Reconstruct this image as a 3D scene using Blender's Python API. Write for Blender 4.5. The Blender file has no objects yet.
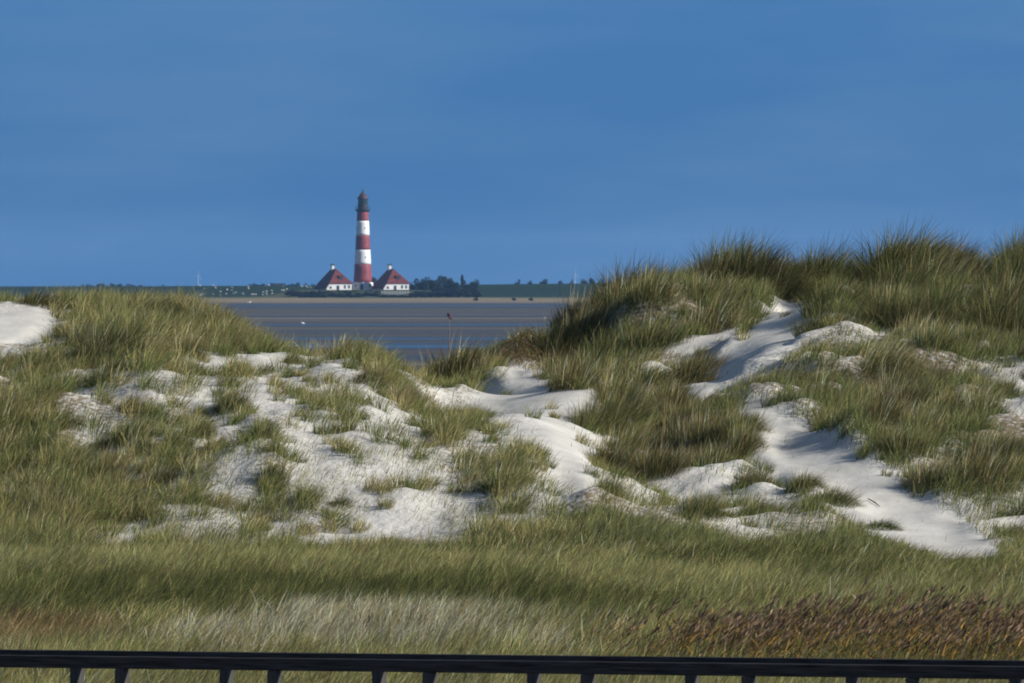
import bpy, bmesh, math, random
import numpy as np
from mathutils import Vector, Matrix

random.seed(7)
RNG = np.random.default_rng(11)
C = bpy.context.scene.collection
F = 11300.0            # pixels per radian of the long lens
YE = 268.0             # eye level row
EYE = 12.0
KC = 6.83e-8           # earth curvature with refraction

# ------------------------------------------------------------------ helpers
def at(px, py, d):
    return Vector(((px - 512.0) / F * d, d, EYE - (py - YE) / F * d))

def tag(o, label=None, cat=None, group=None, kind=None):
    if label: o['label'] = label
    if cat: o['category'] = cat
    if group: o['group'] = group
    if kind: o['kind'] = kind
    return o

def empty(name, loc, rz=0.0):
    o = bpy.data.objects.new(name, None)
    o.location = loc
    o.rotation_euler = (0, 0, rz)
    o.empty_display_size = 0.2
    C.objects.link(o)
    return o

def copy_tree(o, parent=None):
    c = o.copy()
    C.objects.link(c)
    if parent is not None:
        c.parent = parent
    for ch in list(o.children):
        copy_tree(ch, c)
    return c

def mesh_np(name, verts, faces_list, mat, parent=None, col=None, smooth=False):
    """faces_list: list of (n,k) int arrays"""
    me = bpy.data.meshes.new(name)
    verts = np.asarray(verts, np.float32)
    me.vertices.add(len(verts))
    me.vertices.foreach_set('co', verts.ravel())
    loops = np.concatenate([f.ravel() for f in faces_list]).astype(np.int32)
    tot = np.concatenate([np.full(len(f), f.shape[1], np.int32) for f in faces_list])
    start = np.concatenate([[0], np.cumsum(tot)[:-1]]).astype(np.int32)
    me.loops.add(len(loops))
    me.loops.foreach_set('vertex_index', loops)
    me.polygons.add(len(tot))
    me.polygons.foreach_set('loop_start', start)
    me.polygons.foreach_set('loop_total', tot)
    if smooth:
        me.polygons.foreach_set('use_smooth', np.ones(len(tot), bool))
    if col is not None:
        a = me.attributes.new('tint', 'FLOAT_COLOR', 'POINT')
        c4 = np.ones((len(verts), 4), np.float32)
        c4[:, :3] = col
        a.data.foreach_set('color', c4.ravel())
    me.update(calc_edges=True)
    if mat: me.materials.append(mat)
    o = bpy.data.objects.new(name, me)
    C.objects.link(o)
    if parent is not None:
        o.parent = parent
    return o

class MB:
    def __init__(self): self.bm = bmesh.new()
    def box(self, x0, x1, y0, y1, z0, z1, bevel=0.0):
        r = bmesh.ops.create_cube(self.bm, size=1.0)
        vs = r['verts']
        for v in vs:
            v.co = Vector(((x0 + x1) / 2 + v.co.x * (x1 - x0), (y0 + y1) / 2 + v.co.y * (y1 - y0), (z0 + z1) / 2 + v.co.z * (z1 - z0)))
        if bevel:
            es = list({e for v in vs for e in v.link_edges})
            bmesh.ops.bevel(self.bm, geom=es, offset=bevel, segments=1, affect='EDGES')
        return self
    def poly(self, pts):
        self.bm.faces.new([self.bm.verts.new(p) for p in pts]); return self
    def lathe(self, prof, n=32, cx=0, cy=0, cap=True):
        rings = []
        for r, z in prof:
            rings.append([self.bm.verts.new((cx + r * math.cos(2 * math.pi * i / n), cy + r * math.sin(2 * math.pi * i / n), z)) for i in range(n)])
        for a, b in zip(rings, rings[1:]):
            for i in range(n):
                self.bm.faces.new((a[i], a[(i + 1) % n], b[(i + 1) % n], b[i]))
        if cap:
            self.bm.faces.new(rings[0][::-1]); self.bm.faces.new(rings[-1])
        return self
    def tube(self, p0, p1, r0, r1=None, n=8):
        r1 = r0 if r1 is None else r1
        p0 = Vector(p0); p1 = Vector(p1)
        d = (p1 - p0); q = d.to_track_quat('Z', 'Y').to_matrix()
        A = [self.bm.verts.new(p0 + q @ Vector((r0 * math.cos(2 * math.pi * i / n), r0 * math.sin(2 * math.pi * i / n), 0))) for i in range(n)]
        B = [self.bm.verts.new(p1 + q @ Vector((r1 * math.cos(2 * math.pi * i / n), r1 * math.sin(2 * math.pi * i / n), 0))) for i in range(n)]
        for i in range(n):
            self.bm.faces.new((A[i], A[(i + 1) % n], B[(i + 1) % n], B[i]))
        self.bm.faces.new(A[::-1]); self.bm.faces.new(B)
        return self
    def blob(self, c, s, sub=2, rough=0.0, seed=0):
        r = bmesh.ops.create_icosphere(self.bm, subdivisions=sub, radius=1.0)
        rr = random.Random(seed)
        for v in r['verts']:
            k = 1 + rr.uniform(-rough, rough)
            v.co = Vector((c[0] + v.co.x * s[0] * k, c[1] + v.co.y * s[1] * k, c[2] + v.co.z * s[2] * k))
        return self
    def build(self, name, mat, parent=None, smooth=False):
        me = bpy.data.meshes.new(name)
        bmesh.ops.recalc_face_normals(self.bm, faces=self.bm.faces[:])
        self.bm.to_mesh(me); self.bm.free()
        if smooth:
            for p in me.polygons: p.use_smooth = True
        me.materials.append(mat)
        o = bpy.data.objects.new(name, me)
        C.objects.link(o)
        if parent is not None: o.parent = parent
        return o

# value noise -------------------------------------------------------
_T = np.random.default_rng(3).random((256, 256))
def vnoise(x, y, ox=0, oy=0):
    x = np.asarray(x, float) + ox + 1000.0; y = np.asarray(y, float) + oy + 1000.0
    xi = np.floor(x).astype(int); yi = np.floor(y).astype(int)
    fx = x - xi; fy = y - yi
    fx = fx * fx * (3 - 2 * fx); fy = fy * fy * (3 - 2 * fy)
    a = _T[xi & 255, yi & 255]; b = _T[(xi + 1) & 255, yi & 255]
    c = _T[xi & 255, (yi + 1) & 255]; d = _T[(xi + 1) & 255, (yi + 1) & 255]
    return (a * (1 - fx) + b * fx) * (1 - fy) + (c * (1 - fx) + d * fx) * fy
def fbm(x, y, o=3, s=0):
    v = 0; a = 0.5; t = 0
    for i in range(o):
        v = v + a * vnoise(x * 2 ** i, y * 2 ** i, 17.3 * i + s, 9.1 * i + s * 1.7); t += a; a *= 0.55
    return v / t
def sstep(a, b, x):
    t = np.clip((x - a) / (b - a), 0, 1)
    return t * t * (3 - 2 * t)

# ------------------------------------------------------------------ materials
def mat(name, rgb=(0.5, 0.5, 0.5), rough=0.8, spec=0.3, noise=None, bump=0.0, bscale=10.0):
    m = bpy.data.materials.new(name); m.use_nodes = True
    nt = m.node_tree; b = nt.nodes['Principled BSDF']
    b.inputs['Base Color'].default_value = (*rgb, 1)
    b.inputs['Roughness'].default_value = rough
    b.inputs['Specular IOR Level'].default_value = spec
    if noise:
        sc, amt, stretch = noise
        tc = nt.nodes.new('ShaderNodeTexCoord'); mp = nt.nodes.new('ShaderNodeMapping')
        mp.inputs['Scale'].default_value = stretch
        n = nt.nodes.new('ShaderNodeTexNoise'); n.inputs['Scale'].default_value = sc; n.inputs['Detail'].default_value = 5
        r = nt.nodes.new('ShaderNodeValToRGB')
        r.color_ramp.elements[0].position = 0.3; r.color_ramp.elements[1].position = 0.7
        r.color_ramp.elements[0].color = (*[c * (1 - amt) for c in rgb], 1)
        r.color_ramp.elements[1].color = (*[min(1, c * (1 + amt)) for c in rgb], 1)
        L = nt.links
        L.new(tc.outputs['Object'], mp.inputs['Vector']); L.new(mp.outputs['Vector'], n.inputs['Vector'])
        L.new(n.outputs['Fac'], r.inputs['Fac']); L.new(r.outputs['Color'], b.inputs['Base Color'])
        if bump:
            bp = nt.nodes.new('ShaderNodeBump'); bp.inputs['Strength'].default_value = bump; bp.inputs['Distance'].default_value = 0.02
            L.new(n.outputs['Fac'], bp.inputs['Height']); L.new(bp.outputs['Normal'], b.inputs['Normal'])
    return m

def blade_mat(name, transl=0.3, rough=0.55):
    m = bpy.data.materials.new(name); m.use_nodes = True
    nt = m.node_tree; N = nt.nodes; L = nt.links
    N.remove(N['Principled BSDF'])
    out = N['Material Output']
    a = N.new('ShaderNodeAttribute'); a.attribute_name = 'tint'
    oi = N.new('ShaderNodeObjectInfo')
    hs = N.new('ShaderNodeHueSaturation')
    mr = N.new('ShaderNodeMapRange'); mr.inputs['To Min'].default_value = 0.8; mr.inputs['To Max'].default_value = 1.2
    mh = N.new('ShaderNodeMapRange'); mh.inputs['To Min'].default_value = 0.485; mh.inputs['To Max'].default_value = 0.515
    L.new(oi.outputs['Random'], mr.inputs['Value']); L.new(oi.outputs['Random'], mh.inputs['Value'])
    L.new(mr.outputs['Result'], hs.inputs['Value']); L.new(mh.outputs['Result'], hs.inputs['Hue'])
    L.new(a.outputs['Color'], hs.inputs['Color'])
    p = N.new('ShaderNodeBsdfDiffuse'); t = N.new('ShaderNodeBsdfTranslucent')
    mx = N.new('ShaderNodeMixShader'); mx.inputs['Fac'].default_value = transl
    L.new(hs.outputs['Color'], p.inputs['Color']); L.new(hs.outputs['Color'], t.inputs['Color'])
    L.new(p.outputs['BSDF'], mx.inputs[1]); L.new(t.outputs['BSDF'], mx.inputs[2])
    L.new(mx.outputs['Shader'], out.inputs['Surface'])
    return m

def sand_mat():
    m = bpy.data.materials.new('dune_sand'); m.use_nodes = True
    nt = m.node_tree; N = nt.nodes; L = nt.links; b = N['Principled BSDF']
    b.inputs['Roughness'].default_value = 0.95; b.inputs['Specular IOR Level'].default_value = 0.1
    tc = N.new('ShaderNodeTexCoord')
    n1 = N.new('ShaderNodeTexNoise'); n1.inputs['Scale'].default_value = 1.3; n1.inputs['Detail'].default_value = 6
    r1 = N.new('ShaderNodeValToRGB')
    r1.color_ramp.elements[0].position = 0.3; r1.color_ramp.elements[0].color = (0.36, 0.348, 0.318, 1)
    r1.color_ramp.elements[1].position = 0.65; r1.color_ramp.elements[1].color = (0.455, 0.44, 0.405, 1)
    L.new(tc.outputs['Object'], n1.inputs['Vector']); L.new(n1.outputs['Fac'], r1.inputs['Fac'])
    # scattered litter: dry leaf crumbs
    n2 = N.new('ShaderNodeTexNoise'); n2.inputs['Scale'].default_value = 14; n2.inputs['Detail'].default_value = 4
    L.new(tc.outputs['Object'], n2.inputs['Vector'])
    at_ = N.new('ShaderNodeAttribute'); at_.attribute_name = 'tint'
    sp = N.new('ShaderNodeSeparateColor'); L.new(at_.outputs['Color'], sp.inputs['Color'])
    ad = N.new('ShaderNodeMath'); ad.operation = 'MULTIPLY_ADD'; ad.inputs[1].default_value = 0.55
    L.new(sp.outputs['Red'], ad.inputs[0]); L.new(n2.outputs['Fac'], ad.inputs[2])
    r2 = N.new('ShaderNodeMapRange'); r2.inputs['From Min'].default_value = 0.80; r2.inputs['From Max'].default_value = 1.02
    L.new(ad.outputs[0], r2.inputs['Value'])
    mx = N.new('ShaderNodeMix'); mx.data_type = 'RGBA'
    L.new(r2.outputs['Result'], mx.inputs[0]); L.new(r1.outputs['Color'], mx.inputs[6])
    mx.inputs[7].default_value = (0.16, 0.125, 0.075, 1)
    L.new(mx.outputs[2], b.inputs['Base Color'])
    n3 = N.new('ShaderNodeTexNoise'); n3.inputs['Scale'].default_value = 3.4; n3.inputs['Detail'].default_value = 5; n3.inputs['Roughness'].default_value = 0.6
    L.new(tc.outputs['Object'], n3.inputs['Vector'])
    bs = N.new('ShaderNodeMath'); bs.operation = 'MULTIPLY_ADD'; bs.inputs[1].default_value = 0.35; bs.inputs[2].default_value = 0.15
    L.new(sp.outputs['Green'], bs.inputs[0])
    bp = N.new('ShaderNodeBump'); bp.inputs['Distance'].default_value = 0.16
    L.new(bs.outputs[0], bp.inputs['Strength'])
    L.new(n3.outputs['Fac'], bp.inputs['Height']); L.new(bp.outputs['Normal'], b.inputs['Normal'])
    return m

def flat_mat():
    """wet tidal mud: drained brown bars and wet bluish sheets, long streaks"""
    m = bpy.data.materials.new('wet_mud'); m.use_nodes = True
    nt = m.node_tree; N = nt.nodes; L = nt.links; b = N['Principled BSDF']
    tc = N.new('ShaderNodeTexCoord'); mp = N.new('ShaderNodeMapping')
    mp.inputs['Scale'].default_value = (0.0011, 0.0066, 1)
    L.new(tc.outputs['Object'], mp.inputs['Vector'])
    n = N.new('ShaderNodeTexNoise'); n.inputs['Scale'].default_value = 1.0; n.inputs['Detail'].default_value = 6; n.inputs['Roughness'].default_value = 0.55
    L.new(mp.outputs['Vector'], n.inputs['Vector'])
    r = N.new('ShaderNodeValToRGB'); cr = r.color_ramp
    cr.elements[0].position = 0.36; cr.elements[0].color = (0.016, 0.022, 0.032, 1)
    cr.elements[1].position = 0.68; cr.elements[1].color = (0.125, 0.118, 0.11, 1)
    e = cr.elements.new(0.46); e.color = (0.032, 0.036, 0.041, 1)
    e = cr.elements.new(0.545); e.color = (0.065, 0.063, 0.062, 1)
    L.new(n.outputs['Fac'], r.inputs['Fac']); L.new(r.outputs['Color'], b.inputs['Base Color'])
    rr = N.new('ShaderNodeMapRange'); rr.inputs['From Min'].default_value = 0.4; rr.inputs['From Max'].default_value = 0.58
    rr.inputs['To Min'].default_value = 0.25; rr.inputs['To Max'].default_value = 0.9
    L.new(n.outputs['Fac'], rr.inputs['Value']); L.new(rr.outputs['Result'], b.inputs['Roughness'])
    ss = N.new('ShaderNodeMapRange'); ss.inputs['From Min'].default_value = 0.42; ss.inputs['From Max'].default_value = 0.56
    ss.inputs['To Min'].default_value = 0.20; ss.inputs['To Max'].default_value = 0.0
    L.new(n.outputs['Fac'], ss.inputs['Value']); L.new(ss.outputs['Result'], b.inputs['Specular IOR Level'])
    return m

def shore_mat():
    """far land: beige shore strip, then green marsh and dyke, by the distance it really lies at"""
    m = bpy.data.materials.new('salt_marsh'); m.use_nodes = True
    nt = m.node_tree; N = nt.nodes; L = nt.links; b = N['Principled BSDF']
    b.inputs['Roughness'].default_value = 0.95; b.inputs['Specular IOR Level'].default_value = 0.05
    tc = N.new('ShaderNodeTexCoord'); mp = N.new('ShaderNodeMapping'); mp.inputs['Scale'].default_value = (0.02, 0.004, 0.05)
    n = N.new('ShaderNodeTexNoise'); n.inputs['Scale'].default_value = 1; n.inputs['Detail'].default_value = 6
    L.new(tc.outputs['Object'], mp.inputs['Vector']); L.new(mp.outputs['Vector'], n.inputs['Vector'])
    sx = N.new('ShaderNodeSeparateXYZ'); L.new(tc.outputs['Object'], sx.inputs['Vector'])
    ma = N.new('ShaderNodeMath'); ma.operation = 'MULTIPLY_ADD'; ma.inputs[1].default_value = 180.0
    L.new(n.outputs['Fac'], ma.inputs[0]); L.new(sx.outputs['Y'], ma.inputs[2])
    mr = N.new('ShaderNodeMapRange'); mr.inputs['From Min'].default_value = 4300; mr.inputs['From Max'].default_value = 4800
    L.new(ma.outputs[0], mr.inputs['Value'])
    r = N.new('ShaderNodeValToRGB'); cr = r.color_ramp
    cr.elements[0].position = 0.0; cr.elements[0].color = (0.10, 0.085, 0.07, 1)
    cr.elements[1].position = 0.92; cr.elements[1].color = (0.013, 0.026, 0.013, 1)
    e = cr.elements.new(0.22); e.color = (0.14, 0.115, 0.085, 1)
    e = cr.elements.new(0.55); e.color = (0.19, 0.15, 0.095, 1)
    e = cr.elements.new(0.72); e.color = (0.10, 0.10, 0.055, 1)
    L.new(mr.outputs['Result'], r.inputs['Fac']); L.new(r.outputs['Color'], b.inputs['Base Color'])
    return m

M = {}
M['sand'] = sand_mat()
M['flat'] = flat_mat()
M['shore'] = shore_mat()
M['blade'] = blade_mat('marram_blades', 0.22)
M['meadow'] = blade_mat('meadow_blades', 0.28)
M['red'] = mat('red_paint', (0.19, 0.036, 0.042), 0.6, 0.3, (0.4, 0.15, (1, 1, 1)))
M['white'] = mat('white_paint', (0.62, 0.63, 0.63), 0.6, 0.3, (0.5, 0.05, (1, 1, 1)))
M['black'] = mat('dark_iron', (0.02, 0.022, 0.025), 0.5, 0.4)
M['domered'] = mat('lantern_roof_red', (0.05, 0.015, 0.018), 0.5, 0.4)
M['glass'] = mat('lantern_glass', (0.02, 0.035, 0.035), 0.08, 0.5)
M['tile'] = mat('roof_tile', (0.10, 0.022, 0.020), 0.8, 0.2, (0.8, 0.3, (1, 1, 3)))
M['brickwhite'] = mat('limewashed_wall', (0.58, 0.58, 0.57), 0.85, 0.2, (0.6, 0.06, (1, 1, 1)))
M['pane'] = mat('window_pane', (0.03, 0.04, 0.05), 0.1, 0.5)
M['leaf'] = mat('hedge_leaf', (0.010, 0.016, 0.012), 0.8, 0.2, (0.6, 0.4, (1, 1, 1)))
M['bark'] = mat('bark', (0.07, 0.055, 0.045), 0.9, 0.1)
M['wool'] = mat('sheep_wool', (0.50, 0.49, 0.45), 0.95, 0.05)
M['sheepskin'] = mat('sheep_face', (0.25, 0.22, 0.2), 0.9, 0.05)
M['gull'] = mat('gull_feathers', (0.8, 0.8, 0.8), 0.8, 0.1)
M['beak'] = mat('gull_beak', (0.6, 0.3, 0.03), 0.6, 0.2)
M['rock'] = mat('dark_rock', (0.03, 0.028, 0.026), 0.8, 0.2, (3, 0.4, (1, 1, 1)))
M['rust'] = mat('beacon_red', (0.10, 0.03, 0.028), 0.7, 0.2)
M['pole'] = mat('pole_wood', (0.13, 0.12, 0.11), 0.85, 0.2)
M['stick'] = mat('driftwood', (0.10, 0.075, 0.05), 0.9, 0.1, (9, 0.3, (1, 6, 1)))
M['mound'] = mat('mound_turf', (0.026, 0.042, 0.022), 0.95, 0.05, (0.1, 0.3, (1, 1, 1)))

def wood_mat():
    m = bpy.data.materials.new('weathered_dark_wood'); m.use_nodes = True
    nt = m.node_tree; N = nt.nodes; L = nt.links; b = N['Principled BSDF']
    b.inputs['Roughness'].default_value = 0.8; b.inputs['Specular IOR Level'].default_value = 0.12
    tc = N.new('ShaderNodeTexCoord'); mp = N.new('ShaderNodeMapping'); mp.inputs['Scale'].default_value = (1.2, 26, 26)
    n = N.new('ShaderNodeTexNoise'); n.inputs['Scale'].default_value = 1.6; n.inputs['Detail'].default_value = 7; n.inputs['Roughness'].default_value = 0.65
    r = N.new('ShaderNodeValToRGB')
    r.color_ramp.elements[0].position = 0.35; r.color_ramp.elements[0].color = (0.012, 0.011, 0.010, 1)
    r.color_ramp.elements[1].position = 0.75; r.color_ramp.elements[1].color = (0.070, 0.067, 0.066, 1)
    L.new(tc.outputs['Object'], mp.inputs['Vector']); L.new(mp.outputs['Vector'], n.inputs['Vector'])
    L.new(n.outputs['Fac'], r.inputs['Fac']); L.new(r.outputs['Color'], b.inputs['Base Color'])
    bp = N.new('ShaderNodeBump'); bp.inputs['Strength'].default_value = 0.5; bp.inputs['Distance'].default_value = 0.006
    L.new(n.outputs['Fac'], bp.inputs['Height']); L.new(bp.outputs['Normal'], b.inputs['Normal'])
    return m
M['wood'] = wood_mat()
M['post'] = mat('grey_post_wood', (0.05, 0.048, 0.046), 0.8, 0.2, (3, 0.4, (8, 8, 0.8)))

# ------------------------------------------------------------------ camera and light
cam = bpy.data.cameras.new('camera'); cam.sensor_width = 36.0; cam.lens = F / 1024 * 36.0
cam.clip_start = 1.0; cam.clip_end = 40000.0
cam.dof.use_dof = True; cam.dof.focus_distance = 178.0; cam.dof.aperture_fstop = 18.0
co = bpy.data.objects.new('camera', cam); C.objects.link(co)
co.location = (0, 0, EYE)
co.rotation_euler = (math.radians(90) - (341.5 - YE) / F, 0, 0)
sc = bpy.context.scene
sc.camera = co

SUN_EL = math.radians(28.0)
SUN_DIR = Vector((0.96, -0.28, 0)).normalized()
SUN_DIR = Vector((SUN_DIR.x * math.cos(SUN_EL), SUN_DIR.y * math.cos(SUN_EL), math.sin(SUN_EL)))
sl = bpy.data.lights.new('sun', 'SUN'); sl.energy = 4.6; sl.angle = math.radians(0.5); sl.color = (1.0, 0.95, 0.87)
so = bpy.data.objects.new('sun', sl); C.objects.link(so)
so.rotation_euler = SUN_DIR.to_track_quat('Z', 'Y').to_euler(); so.location = (40, -20, 60)

w = bpy.data.worlds.new('World'); sc.world = w; w.use_nodes = True
nt = w.node_tree; N = nt.nodes; L = nt.links
bg = N['Background']
sky = N.new('ShaderNodeTexSky'); sky.sky_type = 'NISHITA'; sky.sun_disc = False
sky.sun_elevation = SUN_EL; sky.sun_rotation = math.atan2(SUN_DIR.x, SUN_DIR.y)
sky.air_density = 1.0; sky.dust_density = 0.3; sky.ozone_density = 3.0; sky.altitude = 0
tc = N.new('ShaderNodeTexCoord'); sx = N.new('ShaderNodeSeparateXYZ'); L.new(tc.outputs['Generated'], sx.inputs[0])
mz = N.new('ShaderNodeMath'); mz.operation = 'MULTIPLY_ADD'; mz.inputs[1].default_value = -4.5; mz.inputs[2].default_value = 0.60
L.new(sx.outputs['Z'], mz.inputs[0])
mm = N.new('ShaderNodeMath'); mm.operation = 'MAXIMUM'; mm.inputs[1].default_value = 0.40; L.new(mz.outputs[0], mm.inputs[0])
mn = N.new('ShaderNodeMath'); mn.operation = 'MINIMUM'; mn.inputs[1].default_value = 1.5; L.new(mm.outputs[0], mn.inputs[0])
cx = N.new('ShaderNodeCombineXYZ'); L.new(sx.outputs['X'], cx.inputs[0]); L.new(sx.outputs['Y'], cx.inputs[1]); L.new(mn.outputs[0], cx.inputs[2])
nm = N.new('ShaderNodeVectorMath'); nm.operation = 'NORMALIZE'; L.new(cx.outputs[0], nm.inputs[0]); L.new(nm.outputs[0], sky.inputs['Vector'])
# thin veil of cloud
cm = N.new('ShaderNodeMapping'); cm.inputs['Scale'].default_value = (11, 11, 62); L.new(tc.outputs['Generated'], cm.inputs['Vector'])
cn = N.new('ShaderNodeTexNoise'); cn.inputs['Scale'].default_value = 2.2; cn.inputs['Detail'].default_value = 4; cn.inputs['Roughness'].default_value = 0.5
L.new(cm.outputs[0], cn.inputs['Vector'])
cr = N.new('ShaderNodeMapRange'); cr.inputs['From Min'].default_value = 0.38; cr.inputs['From Max'].default_value = 0.72
cr.inputs['To Min'].default_value = 0.0; cr.inputs['To Max'].default_value = 0.28; L.new(cn.outputs['Fac'], cr.inputs['Value'])
mx = N.new('ShaderNodeMix'); mx.data_type = 'RGBA'; L.new(cr.outputs[0], mx.inputs[0]); tn = N.new('ShaderNodeMix'); tn.data_type = 'RGBA'; tn.blend_type = 'MULTIPLY'; tn.inputs[0].default_value = 1.0; tn.inputs[7].default_value = (0.45, 0.79, 0.98, 1)
L.new(sky.outputs[0], tn.inputs[6]); L.new(tn.outputs[2], mx.inputs[6])
mx.inputs[7].default_value = (1.25, 2.2, 3.5, 1)
# unseen upper sky: dim neutral tint and faint pale veil added to set shadow fill
tr = N.new('ShaderNodeMapRange'); tr.inputs['From Min'].default_value = 0.10; tr.inputs['From Max'].default_value = 0.45; tr.inputs['To Min'].default_value = 1.0; tr.inputs['To Max'].default_value = 0.0
tcm = N.new('ShaderNodeMix'); tcm.data_type = 'RGBA'; tcm.inputs[6].default_value = (0.54, 0.54, 0.55, 1); tcm.inputs[7].default_value = (0.45, 0.79, 0.98, 1)
L.new(sx.outputs['Z'], tr.inputs['Value']); L.new(tr.outputs[0], tcm.inputs[0]); L.new(tcm.outputs[2], tn.inputs[7])
th = N.new('ShaderNodeMapRange'); th.inputs['From Min'].default_value = 0.12; th.inputs['From Max'].default_value = 0.5; th.inputs['To Min'].default_value = 0.0; th.inputs['To Max'].default_value = 0.06
L.new(sx.outputs['Z'], th.inputs['Value'])
hv = N.new('ShaderNodeMix'); hv.data_type = 'RGBA'; L.new(th.outputs[0], hv.inputs[0]); L.new(mx.outputs[2], hv.inputs[6]); hv.inputs[7].default_value = (3.3, 3.3, 3.3, 1)
L.new(hv.outputs[2], bg.inputs['Color']); bg.inputs['Strength'].default_value = 0.088

sc.view_settings.view_transform = 'Standard'; sc.view_settings.look = 'None'
sc.view_settings.exposure = 0.7; sc.view_settings.gamma = 1.0; sc.view_settings.use_curve_mapping = False
sc.cycles.filter_width = 1.9
sc.cycles.max_bounces = 5; sc.cycles.diffuse_bounces = 3; sc.cycles.glossy_bounces = 2; sc.cycles.transmission_bounces = 3
sc.cycles.volume_bounces = 0; sc.cycles.use_denoising = True
sc.cycles.caustics_reflective = False; sc.cycles.caustics_refractive = False

# ------------------------------------------------------------------ near terrain
# how much grass stands where on the dunes: one digit per 32 x 20 patch, read off the place
ROWS = {
 250: '33333333333333333369999999639999',
 270: '33333333333333333399999999379999',
 290: '38778998855555566689999999889999',
 310: '02797898955555784499999933543489',
 330: '01899888855556964799999612534699',
 350: '77788523324757962799984248788864',
 370: '36645534423568872788531477589875',
 390: '86436522325547732376865888888883',
 410: '98776643354433510148999658999992',
 430: '99546656734445532025898817899996',
 450: '99835554632345665233434604838899',
 470: '69954463743334667144322530035899',
 490: '59986653663433366266332437134578',
 510: '79986556265223344587632345801432',
 530: '99622445421012567999975456830054',
 550: '99999999999999999999999999998357',
}
_ry = np.array(sorted(ROWS)); _D = np.array([[int(c) for c in ROWS[y]] for y in _ry]) / 9.0
def density(px, py):
    gx = np.clip((px - 16) / 32.0, 0, 30.999); gy = np.clip((py - 250) / 20.0, 0, len(_ry) - 1.001)
    xi = gx.astype(int); yi = gy.astype(int); fx = gx - xi; fy = gy - yi
    return (_D[yi, xi] * (1 - fx) + _D[yi, xi + 1] * fx) * (1 - fy) + (_D[yi + 1, xi] * (1 - fx) + _D[yi + 1, xi + 1] * fx) * fy

def seg_dist(px, py, pts):
    best = np.full(np.shape(px), 1e9)
    for (x0, y0, r0), (x1, y1, r1) in zip(pts, pts[1:]):
        dx, dy = x1 - x0, y1 - y0
        t = np.clip(((px - x0) * dx + (py - y0) * dy) / (dx * dx + dy * dy), 0, 1)
        dd = np.hypot(px - x0 - t * dx, py - y0 - t * dy) / (r0 + (r1 - r0) * t)
        best = np.minimum(best, dd)
    return best
BLOWOUTS = [   # bare sand chutes: centre line with half-widths
    [(757, 416, 13), (778, 437, 24), (820, 462, 26), (856, 486, 27), (896, 508, 25), (936, 528, 21), (988, 556, 10)],
    [(693, 392, 8), (725, 365, 9), (752, 345, 12), (785, 322, 20), (812, 308, 14)],
    [(640, 352, 4), (690, 350, 6), (735, 325, 6)],
    [(485, 398, 7), (540, 402, 12), (600, 396, 8)],
    [(545, 400, 12), (556, 430, 12), (575, 462, 13), (588, 492, 9)],
    [(0, 325, 18), (25, 315, 12), (50, 308, 7)],
    [(514, 374, 9), (520, 388, 15)],
]
def cover_noise(x, d, px, py):
    a = fbm(x * 1.5, d * 0.9, 3, 41)
    b = fbm((py - 0.85 * px) / 30.0, (px + 0.85 * py) / 120.0, 3, 45)
    k = 1 - sstep(500, 570, px)
    return a * (1 - 0.65 * k) + b * 0.65 * k
def bare(px, py):
    b = np.zeros(np.shape(px))
    for p in BLOWOUTS:
        b = np.maximum(b, 1 - sstep(0.70, 1.3, seg_dist(px, py, p)))
    return b

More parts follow.
